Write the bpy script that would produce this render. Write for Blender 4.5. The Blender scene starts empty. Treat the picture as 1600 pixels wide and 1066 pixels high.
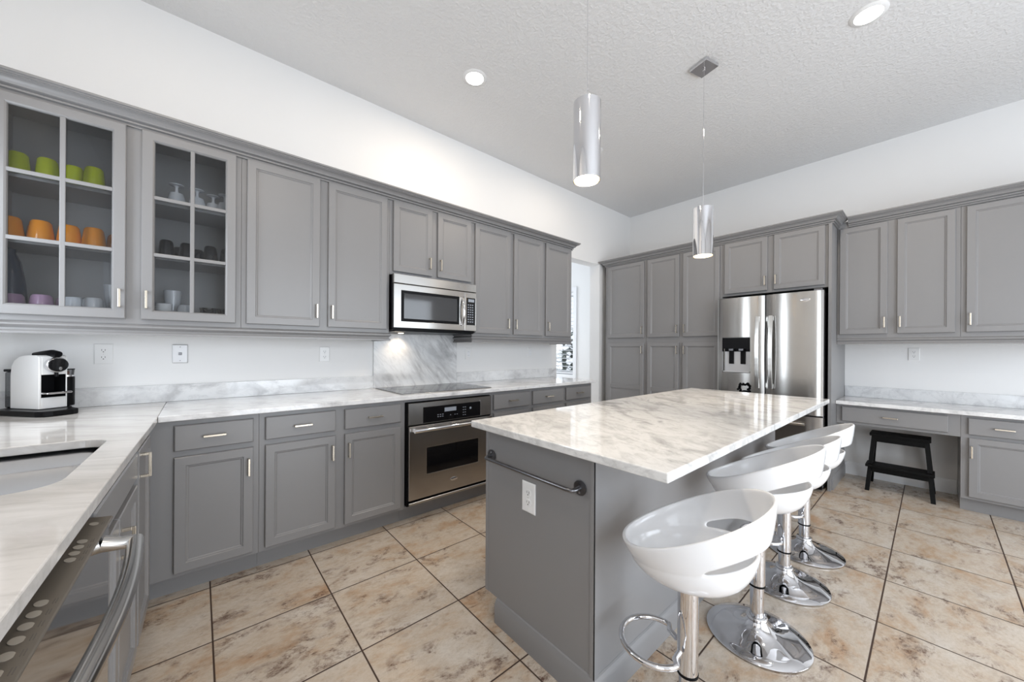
import bpy, bmesh, math, random
from mathutils import Vector, Matrix
random.seed(7)
S = bpy.context.scene
COL = S.collection
PI = math.pi

# ------------------------------------------------------------------ camera
YAW, ROLL, EYE = math.radians(49.206), math.radians(0.342), 1.245
vdir = Vector((math.cos(YAW), math.sin(YAW), 0)); rdir = Vector((math.sin(YAW), -math.cos(YAW), 0)); up = Vector((0, 0, 1))
cr = rdir * math.cos(ROLL) + up * math.sin(ROLL)
cu = -rdir * math.sin(ROLL) + up * math.cos(ROLL)
cam_data = bpy.data.cameras.new('camera'); cam = bpy.data.objects.new('camera', cam_data); COL.objects.link(cam)
m = Matrix((cr, cu, -vdir)).transposed().to_4x4(); m.translation = (0, 0, EYE)
cam.matrix_world = m
cam_data.sensor_width = 36; cam_data.lens = 566.9 / 1600 * 36; cam_data.shift_y = 13 / 1600
cam_data.clip_start = 0.02
S.camera = cam

# ------------------------------------------------------------------ world, exposure, daylight
S.view_settings.view_transform = 'Standard'; S.view_settings.look = 'None'
S.view_settings.exposure = 0.76; S.view_settings.gamma = 1.0
try: S.view_settings.use_curve_mapping = False
except Exception: pass
S.cycles.use_denoising = True
S.cycles.max_bounces = 10; S.cycles.diffuse_bounces = 6; S.cycles.glossy_bounces = 5
S.cycles.transmission_bounces = 8; S.cycles.transparent_max_bounces = 12
S.cycles.sample_clamp_indirect = 6.0; S.cycles.caustics_reflective = False; S.cycles.caustics_refractive = False
world = bpy.data.worlds.new('world'); S.world = world; world.use_nodes = True
bg = world.node_tree.nodes['Background']; bg.inputs[0].default_value = (0.86, 0.92, 1.0, 1); bg.inputs[1].default_value = 1.0

def area(name, loc, direction, sx, sy, power, color):
    l = bpy.data.lights.new(name, 'AREA'); l.shape = 'RECTANGLE'; l.size = sx; l.size_y = sy; l.energy = power; l.color = color
    o = bpy.data.objects.new(name, l); COL.objects.link(o); o.location = loc
    o.rotation_euler = Vector(direction).to_track_quat('-Z', 'Y').to_euler()
    return o
DAY = (0.84, 0.92, 1.0)
area('daylight_patio_door', (1.45, -2.54, 1.22), (0, 1, 0), 2.1, 2.3, 51, DAY)
area('daylight_terrace_door', (3.5, -2.54, 1.22), (0, 1, 0), 1.4, 2.3, 14, DAY)
area('daylight_garden_door', (-0.78, -1.55, 1.3), (1, 0, 0), 1.5, 2.3, 13, DAY)
area('daylight_sink_window', (-0.80, 2.35, 1.65), (1, 0, 0), 0.26, 1.0, 5, DAY)
area('daylight_nook', (3.9, 6.3, 1.6), (0, -1, 0), 1.6, 1.8, 40, DAY)

# ------------------------------------------------------------------ mesh helpers
class MB:
    def __init__(s): s.v = []; s.f = []; s.mi = []; s.cur = 0
    def add(s, vs, fs):
        n = len(s.v); s.v += [tuple(p) for p in vs]
        for f in fs: s.f.append(tuple(i + n for i in f)); s.mi.append(s.cur)
        return s
    def box(s, x0, x1, y0, y1, z0, z1):
        return s.add([(x0, y0, z0), (x1, y0, z0), (x1, y1, z0), (x0, y1, z0), (x0, y0, z1), (x1, y0, z1), (x1, y1, z1), (x0, y1, z1)],
                     [(3, 2, 1, 0), (4, 5, 6, 7), (0, 1, 5, 4), (1, 2, 6, 5), (2, 3, 7, 6), (3, 0, 4, 7)])
    def pbox(s, P, u0, u1, d0, d1, z0, z1):
        vs = [P(u, d, z) for z in (z0, z1) for (u, d) in ((u0, d0), (u1, d0), (u1, d1), (u0, d1))]
        return s.add(vs, [(3, 2, 1, 0), (4, 5, 6, 7), (0, 1, 5, 4), (1, 2, 6, 5), (2, 3, 7, 6), (3, 0, 4, 7)])
    def tube(s, pts, r, n=12, closed=False):
        pts = [Vector(p) for p in pts]; k = len(pts); rs = r if isinstance(r, (list, tuple)) else [r] * k
        t0 = (pts[1] - pts[0]).normalized()
        nrm = t0.orthogonal().normalized(); rings = []
        for i, p in enumerate(pts):
            if closed: t = (pts[(i + 1) % k] - pts[i - 1]).normalized()
            elif i == 0: t = t0
            elif i == k - 1: t = (pts[-1] - pts[-2]).normalized()
            else: t = ((pts[i + 1] - p).normalized() + (p - pts[i - 1]).normalized()).normalized()
            nrm = (nrm - t * nrm.dot(t)).normalized(); b = t.cross(nrm)
            rings.append([p + (nrm * math.cos(2 * PI * j / n) + b * math.sin(2 * PI * j / n)) * rs[i] for j in range(n)])
        vs = [q for rg in rings for q in rg]; fs = []
        for i in range(k if closed else k - 1):
            a, c = i * n, ((i + 1) % k) * n
            for j in range(n): fs.append((a + j, a + (j + 1) % n, c + (j + 1) % n, c + j))
        if not closed: fs.append(tuple(range(n - 1, -1, -1))); fs.append(tuple((k - 1) * n + j for j in range(n)))
        return s.add(vs, fs)
    def lathe(s, prof, c=(0, 0, 0), n=40, axis='z', closed=False):
        vs = []
        for r, h in prof:
            for j in range(n):
                a = 2 * PI * j / n; x, y = r * math.cos(a), r * math.sin(a)
                if axis == 'z': q = (x, y, h)
                elif axis == 'y': q = (x, h, y)
                else: q = (h, x, y)
                vs.append((c[0] + q[0], c[1] + q[1], c[2] + q[2]))
        fs = []; k = len(prof)
        for i in range(k if closed else k - 1):
            a, b = i * n, ((i + 1) % k) * n
            for j in range(n): fs.append((a + j, a + (j + 1) % n, b + (j + 1) % n, b + j))
        return s.add(vs, fs)
    def rings(s, P, u0, u1, z0, z1, prof, back=True):
        vs = []
        for ins, d in prof:
            for (u, z) in ((u0 + ins, z0 + ins), (u1 - ins, z0 + ins), (u1 - ins, z1 - ins), (u0 + ins, z1 - ins)): vs.append(P(u, d, z))
        fs = []
        for i in range(len(prof) - 1):
            for j in range(4): fs.append((4 * i + j, 4 * i + (j + 1) % 4, 4 * i + 4 + (j + 1) % 4, 4 * i + 4 + j))
        k = 4 * (len(prof) - 1); fs.append((k, k + 1, k + 2, k + 3))
        if back: fs.append((3, 2, 1, 0))
        return s.add(vs, fs)
    def frame(s, P, u0, u1, z0, z1, prof):
        """closed loop of profile: picture-frame solid; prof = ring of (inset, depth)"""
        vs = []; k = len(prof)
        for ins, d in prof:
            for (u, z) in ((u0 + ins, z0 + ins), (u1 - ins, z0 + ins), (u1 - ins, z1 - ins), (u0 + ins, z1 - ins)): vs.append(P(u, d, z))
        fs = []
        for i in range(k):
            i2 = (i + 1) % k
            for j in range(4): fs.append((4 * i + j, 4 * i + (j + 1) % 4, 4 * i2 + (j + 1) % 4, 4 * i2 + j))
        return s.add(vs, fs)
    def prism(s, poly, mp, a, b):
        """poly list of 2d, mp(x, y, t) -> 3d, extruded from t=a to t=b"""
        n = len(poly); vs = [mp(x, y, a) for x, y in poly] + [mp(x, y, b) for x, y in poly]
        fs = [tuple(range(n - 1, -1, -1)), tuple(range(n, 2 * n))] + [(i, (i + 1) % n, n + (i + 1) % n, n + i) for i in range(n)]
        return s.add(vs, fs)
    def sweep(s, prof, path):
        """prof (out, z) swept along XY path, outward = right of travel, mitred"""
        k = len(path); vs = []
        dirs = [(Vector(path[i + 1]) - Vector(path[i])).normalized() for i in range(k - 1)]
        nr = [Vector((d.y, -d.x)) for d in dirs]
        for i in range(k):
            if i == 0: off = nr[0]
            elif i == k - 1: off = nr[-1]
            else:
                b = (nr[i - 1] + nr[i]).normalized(); off = b / max(0.2, b.dot(nr[i]))
            for o, z in prof: vs.append((path[i][0] + off.x * o, path[i][1] + off.y * o, z))
        n = len(prof); fs = []
        for i in range(k - 1):
            for j in range(n): fs.append((i * n + j, i * n + (j + 1) % n, (i + 1) * n + (j + 1) % n, (i + 1) * n + j))
        fs.append(tuple(range(n - 1, -1, -1))); fs.append(tuple((k - 1) * n + j for j in range(n)))
        return s.add(vs, fs)

LOCAL = set()
def offset_of(parent):
    o = parent
    while o.parent: o = o.parent
    return Vector((0, 0, 0)) if o.name in LOCAL else Vector(o.location)

def build(name, mb, mats, parent=None, smooth=None, bevel=0, mods=None, weld=True):
    me = bpy.data.meshes.new(name)
    off = offset_of(parent) if parent else Vector((0, 0, 0))
    me.from_pydata([(p[0] - off.x, p[1] - off.y, p[2] - off.z) for p in mb.v], [], mb.f)
    mats = mats if isinstance(mats, (list, tuple)) else [mats]
    for mt in mats: me.materials.append(mt)
    for p, i in zip(me.polygons, mb.mi): p.material_index = i
    b = bmesh.new(); b.from_mesh(me)
    if weld: bmesh.ops.remove_doubles(b, verts=b.verts, dist=1e-6)
    bmesh.ops.recalc_face_normals(b, faces=b.faces)
    b.to_mesh(me); b.free()
    if smooth:
        me.shade_smooth(); me.set_sharp_from_angle(angle=math.radians(smooth))
    o = bpy.data.objects.new(name, me); COL.objects.link(o)
    if parent: o.parent = parent
    if bevel:
        md = o.modifiers.new('bevel', 'BEVEL'); md.width = bevel; md.segments = 2; md.limit_method = 'ANGLE'; md.angle_limit = math.radians(40)
    return o

def tag(o, label, cat, group=None):
    o['label'] = label; o['category'] = cat
    if group: o['group'] = group
    return o
def thing(name, label, cat, loc=(0, 0, 0), rz=0.0, group=None, local=False):
    o = bpy.data.objects.new(name, None); COL.objects.link(o); o.location = loc; o.rotation_euler = (0, 0, rz)
    o.empty_display_size = 0.05
    if local: LOCAL.add(o.name)
    return tag(o, label, cat, group)
def structure(name, mb, mat, **k):
    o = build(name, mb, mat, **k); o['kind'] = 'structure'; return o
def copy_thing(o, loc, label=None, group=None):
    def rec(src, par):
        c = src.copy(); COL.objects.link(c)
        if par: c.parent = par
        for ch in [x for x in kids.get(src.name, [])]: rec(ch, c)
        return c
    kids = {}
    for x in bpy.data.objects:
        if x.parent: kids.setdefault(x.parent.name, []).append(x)
    c = rec(o, None); c.location = loc
    if label: c['label'] = label
    if group: c['group'] = group
    if o.name in LOCAL: LOCAL.add(c.name)
    return c

# ------------------------------------------------------------------ materials
def lin(r, g=None, b=None):
    if g is None: g = b = r
    f = lambda c: (c / 255 / 12.92) if c / 255 <= 0.04045 else ((c / 255 + 0.055) / 1.055) ** 2.4
    return (f(r), f(g), f(b), 1)
def mat(name, color, rough=0.5, metal=0.0, **kw):
    m_ = bpy.data.materials.new(name); m_.use_nodes = True; b = m_.node_tree.nodes['Principled BSDF']
    b.inputs['Base Color'].default_value = color; b.inputs['Roughness'].default_value = rough; b.inputs['Metallic'].default_value = metal
    for k, v in kw.items(): b.inputs[k].default_value = v
    return m_
def nt(m_): return m_.node_tree, m_.node_tree.nodes['Principled BSDF']
def node(t, typ, **kw):
    n = t.nodes.new(typ)
    for k, v in kw.items(): setattr(n, k, v)
    return n
def ramp(t, stops):
    n = t.nodes.new('ShaderNodeValToRGB'); e = n.color_ramp.elements
    while len(e) < len(stops): e.new(0.5)
    for i, (p, c) in enumerate(stops): e[i].position = p; e[i].color = c
    return n
def wpos(t, scale=(1, 1, 1), rot=(0, 0, 0), loc=(0, 0, 0)):
    g = t.nodes.new('ShaderNodeNewGeometry'); mp = t.nodes.new('ShaderNodeMapping')
    mp.inputs['Scale'].default_value = scale; mp.inputs['Rotation'].default_value = rot; mp.inputs['Location'].default_value = loc
    t.links.new(g.outputs['Position'], mp.inputs['Vector']); return mp
def noise(t, vec, scale, detail=4, rough=0.5, dist=0.0):
    n = t.nodes.new('ShaderNodeTexNoise'); n.inputs['Scale'].default_value = scale; n.inputs['Detail'].default_value = detail
    n.inputs['Roughness'].default_value = rough; n.inputs['Distortion'].default_value = dist
    t.links.new(vec, n.inputs['Vector']); return n
def mixc(t, fac, a, b, blend='MIX'):
    n = t.nodes.new('ShaderNodeMix'); n.data_type = 'RGBA'; n.blend_type = blend
    for sock, v in ((n.inputs[0], fac), (n.inputs[6], a), (n.inputs[7], b)):
        if hasattr(v, 'links') or hasattr(v, 'is_linked'): t.links.new(v, sock)
        else: sock.default_value = v
    return n.outputs[2]
def math_n(t, op, a, b=None):
    n = t.nodes.new('ShaderNodeMath'); n.operation = op
    for i, v in enumerate((a, b)):
        if v is None: continue
        if hasattr(v, 'is_linked'): t.links.new(v, n.inputs[i])
        else: n.inputs[i].default_value = v
    return n.outputs[0]
def bump(t, b, h, strength, dist=0.01):
    n = t.nodes.new('ShaderNodeBump'); n.inputs['Strength'].default_value = strength; n.inputs['Distance'].default_value = dist
    t.links.new(h, n.inputs['Height']); t.links.new(n.outputs['Normal'], b.inputs['Normal'])

M = {}
M['paint'] = mat('grey_cabinet_paint', (0.232, 0.229, 0.232, 1), 0.32)
t, b = nt(M['paint']); nz = noise(t, wpos(t).outputs[0], 140, 2); bump(t, b, nz.outputs[0], 0.02, 0.002)
M['paint_dark'] = mat('grey_kick_paint', (0.17, 0.17, 0.18, 1), 0.5)
M['wall'] = mat('white_wall_paint', (0.81, 0.81, 0.81, 1), 0.6)
t, b = nt(M['wall']); nz = noise(t, wpos(t).outputs[0], 60, 3); bump(t, b, nz.outputs[0], 0.05, 0.003)
M['ceiling'] = mat('knockdown_ceiling', (0.745, 0.745, 0.75, 1), 0.8)
t, b = nt(M['ceiling']); nz = noise(t, wpos(t).outputs[0], 42, 4, 0.55, 0.4)
r_ = ramp(t, [(0.42, (0, 0, 0, 1)), (0.62, (1, 1, 1, 1))]); t.links.new(nz.outputs[0], r_.inputs[0]); bump(t, b, r_.outputs[0], 0.34, 0.006)
M['trim'] = mat('white_trim', (0.82, 0.83, 0.85, 1), 0.4)
M['white_plastic'] = mat('white_plastic', (0.80, 0.80, 0.80, 1), 0.3)
M['abs'] = mat('glossy_white_seat', (0.80, 0.805, 0.82, 1), 0.16, **{'Coat Weight': 0.4, 'Coat Roughness': 0.05})
M['slot'] = mat('dark_slots', (0.03, 0.03, 0.03, 1), 0.5)
M['grey_plate'] = mat('grey_steel_plate', (0.55, 0.55, 0.56, 1), 0.4, 0.6)
M['black'] = mat('black_plastic', (0.006, 0.006, 0.007, 1), 0.3, 0.0, **{'Specular IOR Level': 0.10})
M['black_glass'] = mat('black_glass', (0.005, 0.005, 0.006, 1), 0.04, 0.0, **{'Specular IOR Level': 0.4})
M['mw_glass'] = mat('microwave_glass', (0.03, 0.032, 0.036, 1), 0.06, **{'Specular IOR Level': 1.0})
M['black_wood'] = mat('black_painted_wood', (0.004, 0.004, 0.004, 1), 0.5, 0.0, **{'Specular IOR Level': 0.12})
M['chrome'] = mat('chrome', (0.72, 0.72, 0.74, 1), 0.035, 1.0)
M['nickel'] = mat('brushed_nickel', (0.62, 0.56, 0.47, 1), 0.25, 1.0)
M['dark_metal'] = mat('dark_pewter', (0.20, 0.20, 0.21, 1), 0.28, 1.0)
M['button'] = mat('display_grey', (0.30, 0.33, 0.38, 1), 0.3)
M['mark'] = mat('panel_marks', (0.10, 0.09, 0.08, 1), 0.5)
M['badge'] = mat('badge_silver', (0.75, 0.75, 0.77, 1), 0.15, 1.0)
def steel(name, col, rough=0.24, axis='z'):
    m_ = mat(name, col, rough, 1.0); t, b = nt(m_)
    sc = (1, 1, 90) if axis == 'h' else (90, 90, 1)
    n = noise(t, wpos(t, sc).outputs[0], 8, 3)
    mr = node(t, 'ShaderNodeMapRange'); mr.inputs[3].default_value = rough - 0.03; mr.inputs[4].default_value = rough + 0.05
    t.links.new(n.outputs[0], mr.inputs[0]); t.links.new(mr.outputs[0], b.inputs['Roughness'])
    b.inputs['Anisotropic'].default_value = 0.85
    tg = node(t, 'ShaderNodeTangent'); tg.direction_type = 'RADIAL'; tg.axis = 'Z'
    t.links.new(tg.outputs[0], b.inputs['Tangent'])
    b.inputs['Anisotropic Rotation'].default_value = 0.25
    return m_
M['steel'] = steel('brushed_steel', (0.50, 0.49, 0.475, 1), 0.19)
M['strip'] = mat('dishwasher_strip', (0.17, 0.15, 0.125, 1), 0.40, 0.5)
M['strip_button'] = mat('dishwasher_button', (0.36, 0.33, 0.285, 1), 0.35, 0.3)
M['steel_dark'] = steel('brushed_steel_dark', (0.42, 0.40, 0.38, 1), 0.2)
M['sink_steel'] = mat('sink_steel', (0.45, 0.46, 0.48, 1), 0.20, 1.0)
M['dishwasher_front'] = mat('dishwasher_front_steel', (0.5, 0.5, 0.5, 1), 0.06, 1.0)

def marble(name, base, vein, rotz, stretch, amount, seed, fine=1.0, tilt=(0, 0)):
    m_ = mat(name, base, 0.07); t, b = nt(m_)
    mp = wpos(t, (1, 1, 1), (tilt[0], tilt[1], rotz), (seed, seed * 1.7, seed * .3))
    mp2 = node(t, 'ShaderNodeMapping'); mp2.inputs['Scale'].default_value = (1 / stretch, 1, 1); t.links.new(mp.outputs[0], mp2.inputs[0])
    v = mp2.outputs[0]
    n1 = noise(t, v, 3.2 * fine, 8, 0.62, 0.8); n2 = noise(t, v, 11 * fine, 8, 0.7, 0.5); n3 = noise(t, v, 1.3 * fine, 3, 0.5, 0.3)
    r1 = ramp(t, [(0.46, (0, 0, 0, 1)), (0.70, (1, 1, 1, 1))]); t.links.new(n1.outputs[0], r1.inputs[0])
    r2 = ramp(t, [(0.50, (0, 0, 0, 1)), (0.68, (1, 1, 1, 1))]); t.links.new(n2.outputs[0], r2.inputs[0])
    r3 = ramp(t, [(0.40, (0, 0, 0, 1)), (0.70, (1, 1, 1, 1))]); t.links.new(n3.outputs[0], r3.inputs[0])
    c = mixc(t, math_n(t, 'MULTIPLY', r1.outputs[0], 0.55 * amount), base, vein)
    c = mixc(t, math_n(t, 'MULTIPLY', r2.outputs[0], 0.40 * amount), c, tuple(x * 0.9 for x in vein[:3]) + (1,))
    k = math_n(t, 'MULTIPLY', math_n(t, 'MULTIPLY', r3.outputs[0], r1.outputs[0]), 0.75 * amount)
    c = mixc(t, k, c, tuple(x * 0.55 for x in vein[:3]) + (1,))
    t.links.new(c, b.inputs['Base Color'])
    return m_
M['marble_island'] = marble('marble_island', (0.73, 0.725, 0.715, 1), (0.36, 0.355, 0.35, 1), math.radians(-62), 1.9, 0.95, 3.1, 3.0)
M['marble_counter'] = marble('marble_counter', (0.78, 0.78, 0.785, 1), (0.38, 0.38, 0.39, 1), math.radians(25), 1.5, 0.75, 7.7, 2.2)
M['marble_left'] = marble('marble_left_counter', (0.72, 0.70, 0.68, 1), (0.34, 0.32, 0.295, 1), math.radians(30), 5.5, 0.75, 5.2, 2.0)
M['marble_splash'] = marble('marble_backsplash', (0.76, 0.77, 0.78, 1), (0.36, 0.36, 0.38, 1), 0.3, 1.4, 0.8, 1.4, 2.0)
M['marble_panel'] = marble('marble_panel', (0.76, 0.77, 0.78, 1), (0.32, 0.32, 0.34, 1), 0.0, 3.0, 0.95, 9.3, 1.9, (0, math.radians(-52)))

def floor_mat():
    m_ = mat('travertine_tile', (0.6, 0.5, 0.4, 1), 0.3); t, b = nt(m_)
    g = node(t, 'ShaderNodeNewGeometry'); sp = node(t, 'ShaderNodeSeparateXYZ'); t.links.new(g.outputs['Position'], sp.inputs[0])
    ux = math_n(t, 'DIVIDE', math_n(t, 'SUBTRACT', sp.outputs[0], 0.050), 0.4645)
    uy = math_n(t, 'DIVIDE', math_n(t, 'SUBTRACT', sp.outputs[1], 0.163), 0.4555)
    def edge(u, size):
        f = math_n(t, 'FRACT', u); d = math_n(t, 'MINIMUM', f, math_n(t, 'SUBTRACT', 1.0, f))
        return math_n(t, 'MULTIPLY', d, size)
    e = math_n(t, 'MINIMUM', edge(ux, 0.4645), edge(uy, 0.4555))
    mr = node(t, 'ShaderNodeMapRange'); mr.inputs[1].default_value = 0.0022; mr.inputs[2].default_value = 0.0042
    t.links.new(e, mr.inputs[0]); joint = mr.outputs[0]           # 0 in the joint, 1 on the tile
    cid = node(t, 'ShaderNodeCombineXYZ'); t.links.new(math_n(t, 'FLOOR', ux), cid.inputs[0]); t.links.new(math_n(t, 'FLOOR', uy), cid.inputs[1])
    wn = node(t, 'ShaderNodeTexWhiteNoise'); t.links.new(cid.outputs[0], wn.inputs['Vector'])
    sc = node(t, 'ShaderNodeVectorMath', operation='SCALE'); sc.inputs[3].default_value = 37.0; t.links.new(wn.outputs['Color'], sc.inputs[0])
    mp = node(t, 'ShaderNodeMapping'); mp.inputs['Rotation'].default_value = (0, 0, math.radians(38)); mp.inputs['Scale'].default_value = (0.62, 1, 1)
    t.links.new(g.outputs['Position'], mp.inputs[0])
    ad = node(t, 'ShaderNodeVectorMath', operation='ADD'); t.links.new(mp.outputs[0], ad.inputs[0]); t.links.new(sc.outputs[0], ad.inputs[1])
    v = ad.outputs[0]
    n1 = noise(t, v, 5.0, 9, 0.68, 0.25); n2 = noise(t, v, 12.0, 12, 0.80, 0.35); n3 = noise(t, v, 70, 6, 0.8); n4 = noise(t, v, 4.8, 6, 0.62, 0.2); n5 = noise(t, v, 22, 10, 0.75, 0.2)
    r1 = ramp(t, [(0.33, lin(180, 148, 119)), (0.41, lin(190, 169, 147)), (0.48, lin(196, 182, 166)), (0.66, lin(206, 198, 188))]); t.links.new(n1.outputs[0], r1.inputs[0])
    r2 = ramp(t, [(0.50, (0, 0, 0, 1)), (0.585, (1, 1, 1, 1))]); t.links.new(n2.outputs[0], r2.inputs[0])
    r4 = ramp(t, [(0.47, (0, 0, 0, 1)), (0.56, (1, 1, 1, 1))]); t.links.new(n4.outputs[0], r4.inputs[0])
    r3 = ramp(t, [(0.38, (0, 0, 0, 1)), (0.60, (1, 1, 1, 1))]); t.links.new(n3.outputs[0], r3.inputs[0])
    r5 = ramp(t, [(0.52, (0, 0, 0, 1)), (0.66, (1, 1, 1, 1))]); t.links.new(n5.outputs[0], r5.inputs[0])
    dark = math_n(t, 'MULTIPLY', math_n(t, 'MULTIPLY', r2.outputs[0], r4.outputs[0]), math_n(t, 'ADD', math_n(t, 'MULTIPLY', r3.outputs[0], 0.7), 0.3))
    c = mixc(t, math_n(t, 'MULTIPLY', r5.outputs[0], 0.45), r1.outputs[0], lin(158, 138, 116))
    c = mixc(t, math_n(t, 'MULTIPLY', dark, 0.95), c, lin(88, 60, 48))
    c = mixc(t, math_n(t, 'MULTIPLY', math_n(t, 'SUBTRACT', 1.0, r3.outputs[0]), 0.22), c, lin(140, 120, 98))
    c = mixc(t, joint, lin(62, 44, 34), c)
    t.links.new(c, b.inputs['Base Color'])
    rg = node(t, 'ShaderNodeMapRange'); rg.inputs[3].default_value = 0.75; rg.inputs[4].default_value = 0.24; t.links.new(joint, rg.inputs[0]); t.links.new(rg.outputs[0], b.inputs['Roughness'])
    h = math_n(t, 'ADD', math_n(t, 'MULTIPLY', joint, 1.0), math_n(t, 'MULTIPLY', n3.outputs[0], 0.12))
    bump(t, b, h, 0.35, 0.004)
    return m_
M['floor'] = floor_mat()

def glass(name, tint=(1, 1, 1, 1), rough=0.0, gloss=0.12):
    m_ = bpy.data.materials.new(name); m_.use_nodes = True; t = m_.node_tree; t.nodes.clear()
    o = node(t, 'ShaderNodeOutputMaterial'); tr = node(t, 'ShaderNodeBsdfTransparent'); gl = node(t, 'ShaderNodeBsdfGlossy')
    tr.inputs[0].default_value = tint; gl.inputs['Roughness'].default_value = rough
    fr = node(t, 'ShaderNodeFresnel'); fr.inputs[0].default_value = 1.45; mx = node(t, 'ShaderNodeMixShader')
    t.links.new(math_n(t, 'ADD', fr.outputs[0], gloss - 0.04), mx.inputs[0]); t.links.new(tr.outputs[0], mx.inputs[1]); t.links.new(gl.outputs[0], mx.inputs[2]); t.links.new(mx.outputs[0], o.inputs[0])
    return m_
M['pane'] = glass('clear_pane', (0.88, 0.89, 0.90, 1), 0.0, 0.035)
M['tank'] = glass('smoked_tank', (0.55, 0.56, 0.58, 1), 0.05, 0.1)
def tumbler(name, col, trans=0.25):
    return mat(name, col, 0.12, 0.0, **{'Transmission Weight': trans, 'Coat Weight': 0.3})
M['green'] = tumbler('lime_glass', lin(190, 204, 14)); M['orange'] = tumbler('orange_glass', lin(255, 160, 36))
M['pink'] = tumbler('pink_glass', lin(196, 160, 190)); M['clear'] = tumbler('frosted_clear_glass', lin(222, 225, 230), 0.2)
M['smoke'] = tumbler('smoke_glass', lin(34, 34, 37), 0.0); M['blackcup'] = tumbler('black_glassware', lin(18, 18, 20), 0.0)
M['milk'] = mat('white_china', (0.75, 0.75, 0.75, 1), 0.2); M['blue'] = mat('dark_blue_glass', lin(28, 44, 66), 0.12)
M['copper'] = mat('copper', (0.6, 0.33, 0.25, 1), 0.15, 1.0)
M['foliage'] = mat('dark_foliage', (0.05, 0.085, 0.06, 1), 0.6)
def emit(name, col, strength):
    m_ = bpy.data.materials.new(name); m_.use_nodes = True; b = m_.node_tree.nodes['Principled BSDF']
    b.inputs['Base Color'].default_value = (1, 1, 1, 1); b.inputs['Emission Color'].default_value = col; b.inputs['Emission Strength'].default_value = strength
    return m_
M['lamp'] = emit('recessed_lamp_glow', (1.0, 0.96, 0.9, 1), 9.0)
M['bulb'] = emit('pendant_bulb_glow', (1.0, 0.86, 0.66, 1), 10.0)
M['shade_in'] = mat('pendant_inner', (0.95, 0.82, 0.6, 1), 0.3, 0.6)

# ------------------------------------------------------------------ the room
WY, WX, LX, FY, CZ = 3.05, 5.02, -0.83, -2.6, 3.285
T = 0.16
structure('floor', MB().box(LX - T, WX + T, FY - T, 6.6, -0.08, 0.0), M['floor'])
structure('ceiling', MB().box(LX - T, WX + T, FY - T, 6.6, CZ, CZ + 0.1), M['ceiling'])
def wall_with_holes(name, axis, at0, at1, a0, a1, holes, z1=CZ, mt='wall'):
    """axis 'x': wall runs along x, thickness at0..at1 in y. holes: (a0,a1,z0,z1), side by side"""
    mb = MB()
    def seg(a, b_, z0, z1_):
        if b_ - a < 1e-4 or z1_ - z0 < 1e-4: return
        if axis == 'x': mb.box(a, b_, at0, at1, z0, z1_)
        else: mb.box(at0, at1, a, b_, z0, z1_)
    cur = a0
    for h in sorted(holes):
        seg(cur, h[0], 0, z1); seg(h[0], h[1], 0, h[2]); seg(h[0], h[1], h[3], z1); cur = h[1]
    seg(cur, a1, 0, z1)
    return structure(name, mb, M[mt])
wall_with_holes('wall_left', 'x', WY, WY + T, LX - T, WX, [(3.362, 4.24, 0, 2.435)])
wall_with_holes('wall_right', 'y', WX, WX + T, FY - T, 6.6, [(4.16, 5.10, 0.80, 2.27)])
wall_with_holes('wall_sink', 'y', LX - T, LX, FY - T, WY, [(-2.35, -.75, 0.0, 2.45), (2.22, 2.48, 1.15, 2.15)])
wall_with_holes('wall_patio', 'x', FY - T, FY, LX, WX, [(0.4, 2.5, 0, 2.4), (2.8, 4.2, 0, 2.4)])
structure('wall_nook', MB().box(LX - T, WX, 6.44, 6.6, 0, CZ), M['wall'])
structure('wall_nook_side', MB().box(2.0, 2.16, WY + T, 6.44, 0, CZ), M['wall'])
# baseboards
BB = [(0, 0), (0.016, 0), (0.016, 0.095), (0.011, 0.108), (0.006, 0.122), (0, 0.125)]
structure('baseboard_right', MB().sweep(BB, [(WX - .0005, 0.580), (WX - .0005, -0.142)][::-1] if False else [(WX - .0005, 0.580), (WX - .0005, -0.142)]), M['trim'], smooth=30)
structure('baseboard_nook', MB().sweep(BB, [(WX - .0005, 6.43), (WX - .0005, 3.22)]), M['trim'], smooth=30)

# nook window: frame, glass, outside shrub, blind
def wframe(P, u0, u1, z0, z1, w=0.05):
    return MB().frame(P, u0, u1, z0, z1, [(0, -0.05), (0, 0.0), (w, 0.0), (w, -0.05)])
PW = lambda face: (lambda u, d, z: (face - d, u, z))
PA = lambda face: (lambda u, d, z: (u, face - d, z))
win = structure('window_1', wframe(PW(WX + 0.09), 4.161, 5.099, 0.801, 2.269), M['trim'])
mb = MB().box(WX + 0.10, WX + 0.112, 4.205, 5.055, 0.845, 2.225)
build('window_pane', mb, M['pane'], win)
structure('trim_1', MB().frame(PW(WX - .0005), 4.08, 5.18, 0.72, 2.35, [(0, 0), (0, .018), (.07, .018), (.078, .004), (.078, 0)]), M['trim'])
bl = thing('window_blind', 'white slatted blind hanging in the window seen past the right end of the counter', 'blind', (WX + 0.03, 4.63, 2.26))
mb = MB()
for i in range(19):
    z = 0.868 + i * 0.0735
    a = math.radians(10)
    mb.prism([(-.024, 0), (-.012, -.0045), (.012, -.0045), (.024, 0), (.012, .0045), (-.012, .0045)], lambda x, y, tt, z=z: (WX + .03 + x * math.cos(a) - y * math.sin(a), tt, z + x * math.sin(a) + y * math.cos(a)), 4.175, 5.085)
build('slats', mb, M['trim'], bl)
build('headrail', MB().box(WX + .006, WX + .056, 4.17, 5.09, 2.21, 2.262), M['trim'], bl)
build('bottom_rail', MB().box(WX + .012, WX + .05, 4.175, 5.085, 0.815, 0.835), M['trim'], bl)
mb = MB()
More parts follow.
